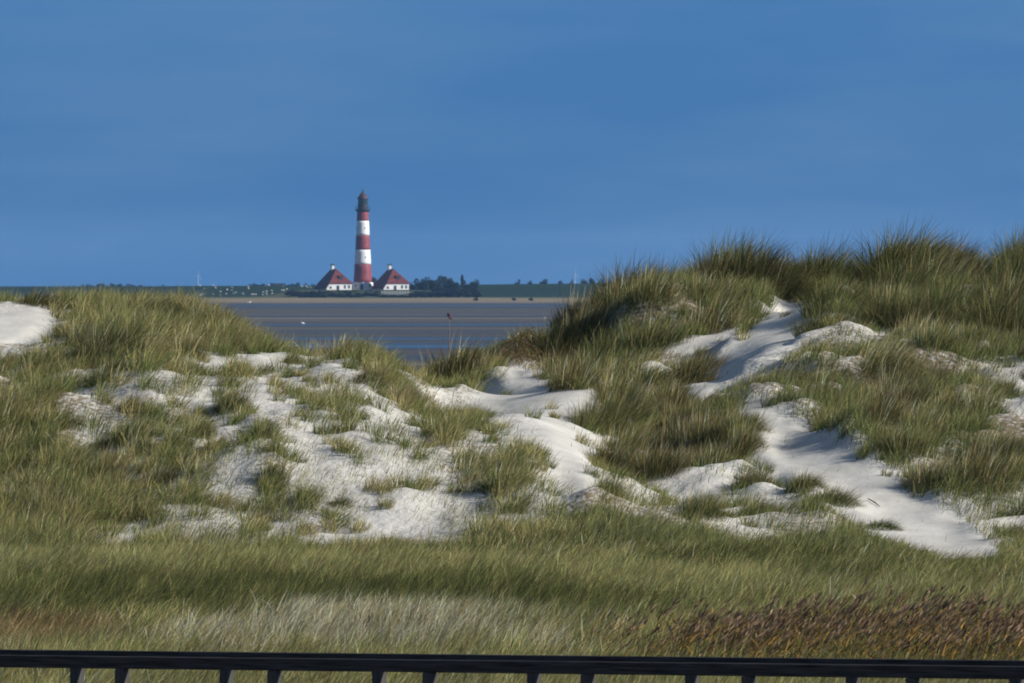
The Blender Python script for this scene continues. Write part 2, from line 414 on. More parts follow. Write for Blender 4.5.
CP = []
def squeeze(px, d):
    f = 0.86 - 0.18 * float(sstep(430, 530, px))
    return d if d <= 165 else 165 + (d - 165) * f
def cp(px, d, py=None, z=None):
    d = squeeze(px, d)
    if z is None: z = EYE - (py - YE) / F * d
    CP.append((px, d, z))
for px in (-150, 0, 130, 260, 390, 520, 650, 780, 900, 1024, 1174):
    for d, z in ((112, 6.95), (120, 7.08), (130, 7.42), (140, 7.66), (150, 7.80), (158, 7.87)):
        cp(px, d, z=z)
    for d, z in ((250, 4.5), (275, 0.5), (310, -1.5)):
        cp(px, d, z=z)
for px, py, d in [
    (-150, 522, 166), (-150, 450, 171), (-150, 390, 176), (-150, 345, 181), (-150, 306, 185),
    (0, 522, 166), (0, 450, 171), (0, 390, 176), (0, 345, 181), (0, 307, 185), (40, 306, 186), (70, 322, 185),
    (128, 527, 165), (128, 450, 170), (128, 380, 175), (128, 346, 180), (125, 328, 185), (175, 322, 187), (215, 334, 186),
    (256, 535, 164), (256, 460, 168), (256, 400, 174), (250, 356, 180), (256, 346, 184), (290, 354, 182),
    (330, 540, 164), (330, 460, 168), (330, 400, 174), (330, 357, 181),
    (400, 540, 164), (400, 480, 167), (400, 430, 172), (390, 385, 178), (400, 382, 182),
    (460, 535, 164), (460, 480, 168), (455, 430, 173), (450, 428, 179), (425, 412, 181), (485, 422, 181),
    (520, 525, 164), (520, 480, 168), (515, 445, 173), (495, 415, 178),
    (560, 505, 166), (590, 494, 167), (578, 462, 171), (556, 432, 176), (545, 406, 184), (540, 392, 190), (480, 393, 188), (610, 394, 189),
    (525, 335, 214), (505, 345, 213), (560, 348, 214), (515, 378, 206), (460, 372, 212), (440, 392, 211), (490, 358, 212),
    (575, 389, 201), (575, 378, 205), (580, 378, 210), (596, 362, 211), (618, 344, 211), (650, 318, 212), (700, 309, 214), (715, 314, 214), (750, 300, 215),
    (792, 320, 215), (828, 304, 216), (862, 334, 217), (900, 278, 219), (935, 280, 219), (974, 322, 219), (1024, 294, 219), (1174, 294, 219),
    (620, 386, 204), (660, 372, 206), (700, 353, 207), (740, 330, 209), (790, 308, 211), (850, 298, 213),
    (690, 389, 200), (722, 364, 203), (760, 340, 205), (790, 321, 207),
    (650, 362, 199), (625, 379, 198), (722, 378, 195), (760, 350, 199), (820, 334, 202), (870, 313, 206), (920, 303, 209), (1000, 304, 211), (1174, 304, 211),
    (600, 414, 192), (640, 434, 188), (668, 452, 185), (708, 430, 184), (748, 394, 186),
    (620, 470, 176), (700, 470, 174.5), (640, 508, 167), (720, 512, 168), (770, 530, 166),
    (760, 428, 181), (800, 458, 176), (850, 492, 171), (900, 517, 168), (970, 553, 163),
    (860, 420, 182), (900, 450, 177), (950, 482, 173), (1020, 520, 168), (1174, 520, 168),
    (900, 380, 190), (960, 400, 186), (1020, 410, 184), (1174, 410, 184), (840, 380, 190), (960, 350, 198), (1020, 350, 198), (1174, 350, 198),
]:
    cp(px, d, py=py)
for px, d, z in [(-150, 200, 10.6), (0, 200, 10.6), (130, 200, 10.4), (260, 195, 10.0), (330, 193, 9.7), (400, 195, 9.5), (450, 196, 9.3), (520, 198, 9.55),
                 (-150, 220, 8.5), (0, 220, 8.5), (130, 220, 8.4), (260, 220, 8.2), (390, 222, 8.2),
                 (440, 230, 8.6), (520, 230, 9.0), (590, 230, 9.6), (650, 232, 10.2), (750, 236, 10.4), (850, 236, 10.6), (950, 236, 10.8), (1174, 236, 10.8)]:
    cp(px, d, z=z)
CPA = np.array(CP)
def _feat(px, d): return np.stack([px / 55.0, d / 3.2], -1)
_X = _feat(CPA[:, 0], CPA[:, 1]); _Z = CPA[:, 2]
def _phi(r): return np.sqrt(r * r + 0.35)
_K = _phi(np.linalg.norm(_X[:, None] - _X[None], axis=-1)); _n = len(_X)
_P = np.concatenate([np.ones((_n, 1)), _X], 1)
_A = np.block([[_K + 1e-4 * np.eye(_n), _P], [_P.T, np.zeros((3, 3))]])
_W = np.linalg.solve(_A, np.concatenate([_Z, np.zeros(3)]))
def rbf(px, d):
    q = _feat(px.ravel(), d.ravel()); out = np.empty(len(q))
    for i in range(0, len(q), 20000):
        b = q[i:i + 20000]
        k = _phi(np.linalg.norm(b[:, None] - _X[None], axis=-1))
        out[i:i + 20000] = k @ _W[:_n] + np.concatenate([np.ones((len(b), 1)), b], 1) @ _W[_n:]
    return out.reshape(px.shape)

gx = np.linspace(-26, 26, 401)
gd = np.concatenate([np.linspace(-40, 108, 38), np.linspace(110, 236, 841), np.linspace(237, 325, 60)])
GX, GD = np.meshgrid(gx, gd)          # rows: distance
PX = np.clip(512 + GX / np.maximum(GD, 1) * F, -150, 1174)
Z0 = rbf(PX, np.clip(GD, 112, 285))
dune = sstep(160, 168, GD) * (1 - sstep(236, 250, GD))
PY0 = YE + (EYE - Z0) / np.maximum(GD, 1) * F
PXr = 512 + GX / np.maximum(GD, 1) * F
DEN = density(PXr, PY0); BAR = bare(PXr, PY0) * sstep(158, 162, GD)
rough = (0.35 + 0.65 * np.clip(DEN * 1.3, 0, 1)) * (1 - 0.8 * BAR)
rough = rough * (1 - 0.75 * np.exp(-((PXr - 548) / 62.0) ** 2 - ((PY0 - 425) / 55.0) ** 2))
hum = (fbm(GX * 0.75, GD * 0.6, 3, 5) - 0.5)
Z0 = Z0 + dune * rough * (hum * (0.55 + 0.45 * sstep(520, 640, PXr)) + (fbm(GX * 2.6, GD * 2.2, 3, 9) - 0.5) * 0.16)
Z0 = Z0 + dune * 0.20 * (DEN - 0.5) * (1 - 0.7 * np.exp(-((PXr - 548) / 62.0) ** 2 - ((PY0 - 425) / 55.0) ** 2))
Z0 = Z0 + dune * (fbm(GX * 1.3, GD * 1.1, 2, 31) - 0.5) * 0.12 * (1 - 0.85 * BAR)
mead = (1 - sstep(158, 166, GD)) * sstep(110, 118, GD)
Z0 = Z0 + mead * ((fbm(GX * 0.35, GD * 0.16, 2, 21) - 0.5) * 0.35 + (fbm(GX * 1.1, GD * 0.9, 2, 25) - 0.5) * 0.12)
NR, NC = GX.shape
def ground(x, d):
    fx = np.clip((np.asarray(x, float) + 26) / 52 * (NC - 1), 0, NC - 1.001)
    fd = np.interp(d, gd, np.arange(NR)); fd = np.clip(fd, 0, NR - 1.001)
    xi = fx.astype(int); di = fd.astype(int); tx = fx - xi; td = fd - di
    return (Z0[di, xi] * (1 - tx) + Z0[di, xi + 1] * tx) * (1 - td) + (Z0[di + 1, xi] * (1 - tx) + Z0[di + 1, xi + 1] * tx) * td

verts = np.stack([GX, GD, Z0], -1).reshape(-1, 3)
idx = np.arange(NR * NC).reshape(NR, NC)
quads = np.stack([idx[:-1, :-1], idx[:-1, 1:], idx[1:, 1:], idx[1:, :-1]], -1).reshape(-1, 4)
cov = np.where(GD < 160, 1.0, np.clip(DEN * 0.9 + 0.05, 0, 1)) * (1 - BAR)
tint = np.stack([cov.ravel(), np.clip(1 - BAR, 0, 1).ravel(), np.zeros(cov.size)], -1)
g = mesh_np('dunes', verts, [quads], M['sand'], col=tint, smooth=True)
tag(g, 'pale sand dunes with bare chutes and a grassy hollow in front', 'dunes', kind='structure')

# ------------------------------------------------------------------ grass blades
def blades(P, Lg, az, th0, th1, Wd, c0, c1, seg=3, twist=None):
    """curved tapering blades as arrays: P roots, az bend azimuth, th0/th1 angle from vertical at root/tip"""
    n = len(P)
    t = np.linspace(0, 1, seg + 1)
    pos = np.zeros((n, seg + 1, 3)); pos[:, 0] = P
    for i in range(seg):
        tm = (t[i] + t[i + 1]) / 2
        th = th0 + (th1 - th0) * tm
        st = np.sin(th); dl = Lg / seg
        pos[:, i + 1, 0] = pos[:, i, 0] + np.cos(az) * st * dl
        pos[:, i + 1, 1] = pos[:, i, 1] + np.sin(az) * st * dl
        pos[:, i + 1, 2] = pos[:, i, 2] + np.cos(th) * dl
    tw = RNG.uniform(0, math.pi, n) if twist is None else twist
    wx = np.cos(tw); wy = np.sin(tw)
    wid = np.array([0.8, 1.0, 0.7, 0.0]) if seg == 3 else np.array([1.0, 0.8, 0.0])
    V = []; Cc = []
    for i in range(seg + 1):
        f = t[i]; c = c0 * (1 - f) + c1 * f
        if i == seg:
            V.append(pos[:, i]); Cc.append(c)
        else:
            off = np.stack([wx * Wd * wid[i] / 2, wy * Wd * wid[i] / 2, np.zeros(n)], -1)
            V += [pos[:, i] - off, pos[:, i] + off]; Cc += [c, c]
    m = len(V)
    V = np.stack(V, 1).reshape(-1, 3); Cc = np.stack(Cc, 1).reshape(-1, 3)
    b = (np.arange(n) * m)[:, None]
    qs = [b + np.array([[2 * i, 2 * i + 1, 2 * i + 3, 2 * i + 2]]) for i in range(seg - 1)]
    k = 2 * (seg - 1)
    tr = b + np.array([[k, k + 1, k + 2]])
    return V, np.concatenate(qs), tr, Cc

def blade_object(name, parts, mat_, parent=None):
    V = []; Q = []; T = []; K = []; o = 0
    for v, q, t, c in parts:
        V.append(v); Q.append(q + o); T.append(t + o); K.append(c); o += len(v)
    return mesh_np(name, np.concatenate(V), [np.concatenate(Q), np.concatenate(T)], mat_, parent, np.concatenate(K))

PAL = {   # base colours: fresh, olive, dark, straw, bleached, brown, grey-green, rust
    'fresh': (0.095, 0.135, 0.035), 'olive': (0.130, 0.134, 0.042), 'dark': (0.040, 0.058, 0.018),
    'straw': (0.34, 0.27, 0.13), 'bleach': (0.55, 0.56, 0.41), 'brown': (0.15, 0.10, 0.055),
    'grey': (0.13, 0.15, 0.085), 'rust': (0.20, 0.095, 0.035), 'light': (0.31, 0.325, 0.125),
}
def pick(n, weights):
    names = list(weights); p = np.array([weights[k] for k in names], float); p /= p.sum()
    base = np.array([PAL[k] for k in names])
    c = base[RNG.choice(len(names), n, p=p)]
    return c * RNG.uniform(0.75, 1.25, (n, 1)) * RNG.uniform(0.93, 1.07, (n, 3))

WIND = 0.25     # azimuth the wind blows the blades to: right and slightly away

def tussock_mesh(name, n, rad, length, wind, cols, flat=1.0, width=0.0066, splay=0.55, stalks=0.06):
    a = RNG.uniform(0, 2 * math.pi, n); r = rad * np.sqrt(RNG.uniform(0, 1, n))
    x = r * np.cos(a); y = r * np.sin(a)
    Lg = length * RNG.uniform(0.55, 1.1, n) * (1 - 0.35 * (r / rad) ** 2)
    # outward splay combined with the wind
    sx_ = np.cos(a) * splay * r / rad + math.cos(WIND) * wind + RNG.normal(0, 0.20, n)
    sy_ = np.sin(a) * splay * r / rad + math.sin(WIND) * wind + RNG.normal(0, 0.20, n)
    az = np.arctan2(sy_, sx_); s = np.hypot(sx_, sy_)
    th0 = s * 0.35; th1 = np.clip(s * 1.9 + RNG.normal(0.15, 0.25, n), 0.05, 2.3)
    z = -0.12 - 0.10 * (r / rad) ** 2 + 0.16 * (1 - (r / rad) ** 2)
    P = np.stack([x, y, z], -1)
    c = pick(n, cols); c1 = c * 0.68 + np.array(PAL['straw']) * 0.32 * RNG.uniform(0.1, 1, (n, 1))
    parts = [blades(P, Lg, az, th0, th1, width * RNG.uniform(0.7, 1.4, n), c, c1)]
    k = int(n * stalks)
    if k:   # straw-coloured flower stalks
        j = RNG.choice(n, k, replace=False)
        cs = pick(k, {'straw': 3, 'bleach': 1, 'brown': 1})
        parts.append(blades(P[j], length * RNG.uniform(0.95, 1.35, k), az[j], th0[j] * 0.6, th1[j] * 0.5, np.full(k, width * 1.1), cs * 0.8, cs))
    return blade_object(name, parts, M['blade'])

GREENMIX = {'fresh': 2.6, 'olive': 2.0, 'dark': 4.5, 'straw': 0.8, 'grey': 1, 'brown': 0.6}
variants = {
    'ridge': dict(n=1500, rad=0.52, length=0.86, wind=0.30, cols={'dark': 6, 'fresh': 2.2, 'olive': 2, 'straw': 0.7, 'brown': 0.8}, stalks=0.004),
    'tall':  dict(n=1215, rad=0.45, length=0.57, wind=0.30, cols=GREENMIX),
    'olive': dict(n=1080, rad=0.42, length=0.50, wind=0.45, cols={'olive': 4, 'straw': 2, 'fresh': 2, 'dark': 1.2, 'brown': 0.9}),
    'droop': dict(n=1350, rad=0.50, length=0.63, wind=0.95, cols={'olive': 2.6, 'dark': 4, 'straw': 1.2, 'brown': 0.8, 'fresh': 1}),
    'small': dict(n=486, rad=0.26, length=0.35, wind=0.40, cols=GREENMIX),
    'strawy': dict(n=837, rad=0.38, length=0.44, wind=0.45, cols={'straw': 4, 'olive': 3, 'fresh': 2, 'rust': 0.6}),
    'fresh': dict(n=864, rad=0.34, length=0.44, wind=0.30, cols={'fresh': 6, 'dark': 2.5, 'straw': 0.5}),
    'dark':  dict(n=1350, rad=0.45, length=0.55, wind=0.35, cols={'dark': 5, 'fresh': 2, 'olive': 2, 'straw': 0.7}),
    'wisp':  dict(n=202, rad=0.24, length=0.34, wind=0.45, cols={'fresh': 3, 'straw': 2, 'olive': 2}),
}
proto = {}
used = {}
def patch(x, d):
    return float(fbm(np.array([x * 0.55]), np.array([d * 0.3]), 2, 71)[0])
def tussock(kind, x, d, s=1.0, sz=None, label=None, group=None, rot=None, stretch=1.0, sink=0.0):
    if kind not in proto:
        proto[kind] = tussock_mesh('marram_tussock', **variants[kind]); o = proto[kind]
    else:
        o = proto[kind].copy(); C.objects.link(o)
        for k in ('label', 'group', 'category'):
            if k in o: del o[k]
    o.location = (x, d, float(ground(x, d)) - sink)
    o.rotation_euler = (0, 0, random.uniform(-0.5, 0.5) if rot is None else rot)
    o.scale = (s * stretch, s, sz if sz else s)
    tag(o, label, 'tussock', group)
    return o

def hit(px, py):
    """where the sight line through a spot of the picture meets the ground"""
    d = np.linspace(118, 232, 4000)
    zr = EYE - (py - YE) / F * d
    x = (px - 512) / F * d
    below = np.nonzero(ground(x, d) >= zr)[0]
    i = below[0] if len(below) else len(d) - 1
    return float(x[i]), float(d[i])

# tussocks that stand out, each with its own look and place
for px, py, kind, s, sz, stx, lab in [
    (160, 316, 'droop', 1.15, 0.75, 1.3, 'broad dark olive tussock combed to the right, highest grass on the left dune crest'),
    (198, 322, 'droop', 0.9, 0.62, 1.2, 'drooping olive tussock just right of the broadest one on the left crest'),
    (252, 341, 'droop', 0.75, 0.55, 1.4, 'dark green windswept tussock at the right end of the left crest, against the mud flats'),
    (38, 305, 'olive', 0.75, 0.6, 1.4, 'olive tussock on the bare sand top at the far left edge of the crest'),
    (905, 275, 'ridge', 1.35, 1.3, 1.2, 'big rounded yellow green tussock, topmost on the right hand skyline'),
    (938, 276, 'strawy', 1.6, 1.7, 1.1, 'straw coloured tussock leaning against the right side of the topmost round one'),
    (750, 285, 'ridge', 1.2, 1.25, 1.2, 'dark upright tussock peaking on the middle of the back ridge skyline'),
    (826, 287, 'ridge', 1.2, 1.2, 1.2, 'feathery green tussock on the skyline left of the gap in the back ridge'),
    (1008, 284, 'droop', 1.6, 1.4, 1.3, 'brownish tussock bending right on the skyline at the right edge'),
    (805, 488, 'dark', 0.75, 0.55, 0.9, 'small dark green tussock heading the grass island left of the white sand chute'),
    (832, 503, 'dark', 0.85, 0.55, 1.0, 'dark green tussock at the lower tip of the grass island beside the white sand chute'),
    (880, 528, 'fresh', 0.6, 0.35, 1.5, 'low flat green tussock at the left foot of the white sand chute'),
    (748, 445, 'dark', 0.7, 0.65, 0.8, 'dark bushy tussock at the left rim where the white sand chute starts'),
    (('at', 558, 194), 0, 'fresh', 1.1, 1.1, 0.9, 'bright green feathery tussock to the right of the eroded sand hummock'),
    (('at', 464, 196.5), 0, 'dark', 1.5, 1.35, 1.15, 'dark shaded tussock on the left flank of the eroded sand hummock'),
    (('at', 489, 195.5), 0, 'strawy', 1.05, 1.15, 0.7, 'rusty brown tussock tucked against the left of the eroded sand hummock'),
    (('at', 518, 199), 0, 'wisp', 1.0, 0.85, 1.3, 'thin pale tuft of grass waving on top of the eroded sand hummock'),
    (12, 505, 'dark', 0.85, 0.6, 1.1, 'dark grey green tussock low on the left dune at the picture edge'),
    (48, 515, 'tall', 0.9, 0.8, 0.9, 'tall grey green tussock at the foot of the left dune beside the meadow'),
    (232, 408, 'dark', 0.6, 0.6, 1.1, 'round green tussock alone on the bare sand high on the left dune'),
    (272, 480, 'fresh', 0.8, 0.75, 0.8, 'bright green upright tussock in the middle of the left dune slope'),
    (115, 352, 'tall', 1.1, 0.85, 1.3, 'tall dense green tussock below the crest left of the broad drooping one'),
    (650, 384, 'dark', 1.0, 0.6, 1.3, 'dark shaded tussock capping the low mound in front of the back ridge'),
]:
    x, d = hit(px, py) if py else ((px[1] - 512) / F * px[2], px[2])
    tussock(kind, x, d, s, sz, lab, 'marram tussocks that stand out', stretch=stx)

# the others, set where the density map is high
def scatter_tussocks(n, x0, x1, kinds, lab, grp, smin, smax, filt=None):
    c = 0; tries = 0; placed = []
    while c < n and tries < n * 60:
        tries += 1
        px = random.uniform(x0, x1); d = random.uniform(165, 212)
        x = (px - 512) / F * d
        z = float(ground(x, d)); py = YE + (EYE - z) / d * F
        ps = py - 20.0
        if filt and not filt(px, py, d): continue
        pp = np.array([px]), np.array([ps])
        D = float(density(*pp)[0]) * (1 - float(bare(*pp)[0])) * (1 - float(bare(pp[0], pp[1] + 18)[0]))
        cl = float(cover_noise(np.array([x]), np.array([d]), np.array([px]), np.array([py]))[0])
        if random.random() > (D * 1.1) ** 1.6 * max(0.35 + 1.3 * sstep(0.35, 0.65, cl), float(sstep(0.65, 0.9, D))): continue
        s = random.uniform(smin, smax) * (0.6 + 0.5 * D)
        if any((x - a) ** 2 + (d - b) ** 2 * 0.5 < (0.33 * s) ** 2 for a, b in placed): continue
        # is it in sight at all (not behind a crest)
        dd = np.linspace(150, d - 0.6, 160); zl = EYE + (z + 0.45 - EYE) * dd / d
        if np.any(ground(x * dd / d, dd) > zl): continue
        kind = random.choices(list(kinds), list(kinds.values()))[0]
        pt = patch(x, d)
        if px > 560 and (570 < px < 745 and 370 < ps < 450 or pt > 0.60) and random.random() < 0.8: kind = 'dark'  # on the shoulder the dark kind carries shade in its colour; elsewhere deep green
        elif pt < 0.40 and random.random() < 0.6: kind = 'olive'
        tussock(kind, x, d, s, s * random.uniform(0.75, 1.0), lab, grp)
        placed.append((x, d)); c += 1
    return c
n1 = scatter_tussocks(102, -40, 560, {'tall': 2, 'olive': 3, 'strawy': 3, 'small': 3, 'fresh': 1.5, 'wisp': 2},
    'ordinary green and straw marram tussock on the sandy left dune', 'marram tussocks on the left dune', 0.6, 1.0, lambda px, py, d: d < 192 and not (410 < px < 505 and py < 412))
n2 = scatter_tussocks(70, 560, 1064, {'ridge': 5, 'dark': 2.5}, 'ordinary marram tussock on the steep grassy back ridge at right',
    'marram tussocks on the back ridge', 0.95, 1.3, lambda px, py, d: d > 188.5 and not 848 < px < 876 and not 962 < px < 984 and not 783 < px < 800)
n3 = scatter_tussocks(80, 560, 1064, {'tall': 3, 'olive': 0.8, 'dark': 4.5, 'droop': 3, 'strawy': 0.4}, 'ordinary marram tussock on the front slope of the right dune',
    'marram tussocks on the front right dune', 0.7, 1.15, lambda px, py, d: d <= 188.5)
n4 = scatter_tussocks(18, 575, 750, {'dark': 3, 'ridge': 1}, 'dark marram tussock with shade in its blade colour, massed on the left shoulder of the right dune',  # more deep green tussocks, their dark colour painting in the shoulder's shade
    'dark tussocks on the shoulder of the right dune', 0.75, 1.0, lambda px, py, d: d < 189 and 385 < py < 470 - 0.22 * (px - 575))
print('tussocks', n1, n2, n3, n4)

# marram between the tussocks: one mass
def roots(n, d0, d1, half=820):
    d = RNG.uniform(d0, d1, n); px = RNG.uniform(512 - half, 512 + half, n)
    x = (px - 512) / F * d
    z = ground(x, d); py = YE + (EYE - z) / d * F
    return x, d, z, px, py
x, d, z, px, py = roots(590000, 160, 212)
D = density(px, py - 13) * (1 - bare(px, py)) * (1 - bare(px, py - 14))
cl = cover_noise(x, d, px, py)
tuft = fbm(x * 5.0, d * 4.0, 2, 77)
D = D * np.where((px > 405) & (px < 505) & (py < 415) & (d < 188), 0.45, 1.0)
pr = D ** 1.3 * np.maximum(0.25 + 1.2 * sstep(0.38, 0.66, cl), 0.85 * sstep(0.65, 0.9, D)) * (0.35 + 1.1 * sstep(0.4, 0.65, tuft)) + 0.004
pr = pr * np.where((px < 560) & (d < 192), 0.38 + 0.55 * sstep(0.6, 0.9, D), 1.0)
k = RNG.random(len(x)) < pr
x, d, z, px, py, D, cl = [a[k] for a in (x, d, z, px, py, D, cl)]
n = len(x); print('marram blades', n)
shady = (np.hypot((px - 655) / 95.0, (py - 15 - 412) / 45.0) < 1) & (RNG.random(n) < 0.8)  # blades given dark colours that stand in for shade on the right dune's shoulder
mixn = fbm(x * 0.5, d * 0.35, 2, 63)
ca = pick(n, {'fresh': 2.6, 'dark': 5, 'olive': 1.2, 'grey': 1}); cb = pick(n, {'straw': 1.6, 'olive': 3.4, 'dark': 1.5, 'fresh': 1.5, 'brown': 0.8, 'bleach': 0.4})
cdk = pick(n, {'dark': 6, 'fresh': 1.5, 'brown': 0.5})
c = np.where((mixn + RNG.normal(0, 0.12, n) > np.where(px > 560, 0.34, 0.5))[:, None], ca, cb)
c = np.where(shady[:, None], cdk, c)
Lg = (0.13 + 0.28 * D) * RNG.uniform(0.5, 1.2, n)
az = WIND + RNG.normal(0, 0.8, n)
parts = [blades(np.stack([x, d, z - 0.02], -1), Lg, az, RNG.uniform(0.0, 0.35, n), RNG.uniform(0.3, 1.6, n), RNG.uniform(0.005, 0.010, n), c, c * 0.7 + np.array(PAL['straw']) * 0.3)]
# small tufts
xc, dc, zc, pxc, pyc = roots(30700, 161, 211)
Dc = np.where((pxc > 405) & (pxc < 505) & (pyc < 415) & (dc < 188), 0.5, 1.0) * density(pxc, pyc - 15) * (1 - bare(pxc, pyc)) * (1 - bare(pxc, pyc - 15))
clc = cover_noise(xc, dc, pxc, pyc)
kk = RNG.random(len(xc)) < Dc ** 1.25 * np.maximum(0.2 + 1.2 * sstep(0.36, 0.64, clc), 1.1 * sstep(0.65, 0.9, Dc)) * np.where((pxc < 560) & (dc < 192), 0.64, 0.25) + 0.004
xc, dc, Dc = xc[kk], dc[kk], Dc[kk]
nc = len(xc); per = RNG.integers(40, 120, nc); ci = np.repeat(np.arange(nc), per); n = len(ci); print('tufts', nc, n)
sz = (0.45 + 0.6 * Dc) * RNG.uniform(0.6, 1.3, nc) * np.where((pxc[kk] < 560) & (dc < 192), 1.2, 1.0)
a = RNG.uniform(0, 2 * math.pi, n); r = np.sqrt(RNG.uniform(0, 1, n))
X = xc[ci] + 0.17 * sz[ci] * r * np.cos(a); Y = dc[ci] + 0.17 * sz[ci] * r * np.sin(a)
kinds_ = RNG.choice(4, nc, p=[.34, .26, .22, .18])
dk_ = (pxc[kk] > 560) & (RNG.random(nc) < 0.68); kinds_[dk_] = 2
tc_ = np.empty((n, 3))
for i_, mx_i in enumerate(({'fresh': 4, 'dark': 2, 'olive': 2, 'straw': 0.8}, {'straw': 4, 'olive': 3, 'brown': 1, 'bleach': 0.5}, {'dark': 4, 'olive': 2, 'fresh': 2}, {'olive': 4, 'straw': 2, 'rust': 0.8, 'fresh': 1})):
    jx = np.nonzero(kinds_[ci] == i_)[0]; tc_[jx] = pick(len(jx), mx_i)
wi = RNG.uniform(0.15, 0.7, nc)[ci]
sx1 = np.cos(a) * 0.5 * r + math.cos(WIND) * wi + RNG.normal(0, 0.2, n); sy1 = np.sin(a) * 0.5 * r + math.sin(WIND) * wi + RNG.normal(0, 0.2, n)
s1 = np.hypot(sx1, sy1)
parts.append(blades(np.stack([X, Y, ground(X, Y) - 0.02], -1), 0.40 * sz[ci] * RNG.uniform(0.5, 1.1, n), np.arctan2(sy1, sx1), s1 * 0.35, np.clip(s1 * 1.9 + RNG.normal(0.15, 0.25, n), 0.05, 2.2), RNG.uniform(0.005, 0.0095, n), tc_, tc_ * 0.65 + np.array(PAL['straw']) * 0.35))
o = blade_object('marram_grass', parts, M['blade'])
tag(o, 'loose marram grass growing between the tussocks on the dunes', 'grass', kind='stuff')

# dead root mat hanging over the hummock
d0 = 198.0; x0 = (526 - 512) / F * d0
n = 4200
rx = RNG.normal(0, 0.5, n); ry = RNG.normal(-0.8, 0.9, n)
X = x0 + rx; Y = d0 + ry
P = np.stack([X, Y, ground(X, Y) + RNG.uniform(0.0, 0.16, n) * np.exp(-(rx / 0.5) ** 2)], -1)
c = pick(n, {'brown': 5, 'dark': 2, 'straw': 0.6, 'bleach': 0.3, 'rust': 0.8})
rm = blade_object('dead_root_mat', [blades(P, RNG.uniform(0.12, 0.38, n), RNG.uniform(-2.6, -0.4, n), RNG.uniform(0.6, 1.4, n), RNG.uniform(1.6, 2.9, n), RNG.uniform(0.008, 0.016, n), c, c)], M['blade'])
tag(rm, 'brown matted dead grass roots draped over the eroded sand hummock', 'dead roots')

# ------------------------------------------------------------------ meadow in the hollow
def ell(px, py, cx, cy, rx, ry, sl=0.0):
    return np.exp(-(((px - cx) / rx) ** 2 + ((py - cy - sl * (px - cx)) / ry) ** 2))
x, d, z, px, py = roots(790000, 113, 169)
yy = py - 16                         # the tips, where the grass is seen
D = np.minimum(density(px, py), density(px, py - 12)) * (1 - bare(px, py)) * (1 - bare(px, py - 10))
fringe = np.where(d > 157, np.clip(D * 1.25 - 0.2, 0, 1), 1.0)
k = RNG.random(len(x)) < fringe
x, d, z, px, py, yy = [a[k] for a in (x, d, z, px, py, yy)]
n = len(x); print('meadow blades', n)
brk = 0.45 + 1.1 * fbm((px + 1.5 * yy) / 110.0, (yy - 0.10 * px) / 13.0, 2, 111)
big = fbm(x * 0.45, d * 0.10, 3, 51) - 0.5; sm = fbm(x * 1.6, d * 0.4, 2, 57) - 0.5
w_dark = 1.1 * ell(px, yy, 250, 590, 330, 17, 0.02) + 1.1 * ell(px, yy, 560, 598, 150, 13, 0.05) + 0.8 * ell(px, yy, 60, 585, 160, 16) + 0.7 * ell(px, yy, 470, 577, 90, 9) + 0.5 * ell(px, yy, 880, 560, 220, 20) + 0.5 * ell(px, yy, 740, 545, 90, 10)
w_blea = 1.35 * ell(px, yy, 400, 622, 115, 20) + 1.0 * ell(px, yy, 240, 632, 90, 12) + 0.9 * ell(px, yy, 330, 612, 60, 10) + 0.35 * ell(px, yy, 540, 645, 50, 10)
w_brow = 1.2 * ell(px, yy, 35, 622, 90, 17) + 0.45 * ell(px, yy, 215, 640, 60, 9) + 0.6 * ell(px, yy, 425, 632, 30, 13) + 0.4 * ell(px, yy, 240, 552, 30, 6)
w_lite = 0.9 * ell(px, yy, 690, 572, 130, 14, 0.06) + 0.7 * ell(px, yy, 130, 548, 220, 14) + 0.6 * ell(px, yy, 400, 550, 200, 10)
sc_ = np.stack([0.42 + 0.6 * big + 0 * px, 1.35 * w_dark * brk + 0.95 * sm, w_blea + 0.5 * sm, w_brow + 0.4 * sm, 1.25 * w_lite + 0.15 - 0.9 * sm], -1) + RNG.gumbel(0, 0.16, (n, 5))
ch = sc_.argmax(1)
mixes = [{'olive': 5, 'light': 3.6, 'straw': 1.9, 'fresh': 1.4, 'brown': 0.3}, {'dark': 5, 'olive': 3, 'fresh': 2, 'straw': 0.35},
         {'bleach': 5, 'straw': 2, 'light': 2, 'brown': 1.0, 'olive': 0.7}, {'brown': 4, 'straw': 2, 'olive': 2, 'rust': 0.7}, {'light': 5, 'straw': 2, 'olive': 2, 'fresh': 1}]
c = np.empty((n, 3))
for i, mxx in enumerate(mixes):
    j = np.nonzero(ch == i)[0]; c[j] = pick(len(j), mxx)
Lg = RNG.uniform(0.18, 0.50, n) * (0.65 + 0.7 * fbm(x * 1.8, d * 0.8, 2, 103)) * np.array([1, 0.95, 1.15, 0.8, 1.0])[ch] * (1 - 0.45 * sstep(150, 166, d))
az = 0.15 + RNG.normal(0, 0.75, n) + 2.2 * (fbm(x * 1.3, d * 0.5, 2, 101) - 0.5)
gust = fbm(x * 0.5, d * 0.25, 2, 88)
th0 = RNG.uniform(0.1, 0.5, n); th1 = np.clip(0.7 + 0.9 * gust + RNG.normal(0, 0.3, n), 0.1, 2.0)
for name, sel, lab in (('meadow_grass', ch != 2, 'olive and green grass meadow in the hollow below the dunes'), ('bleached_grass', ch == 2, 'pale bleached grass lying in a drift behind the wooden railing')):
    j = np.nonzero(sel)[0]
    m = len(j)
    o = blade_object(name, [blades(np.stack([x, d, z - 0.02], -1)[j], Lg[j], az[j], th0[j], th1[j], RNG.uniform(0.0045, 0.0095, m), c[j], c[j] * 0.85 + np.array(PAL['straw']) * 0.15)], M['meadow'])
    tag(o, lab, 'grass', kind='stuff')

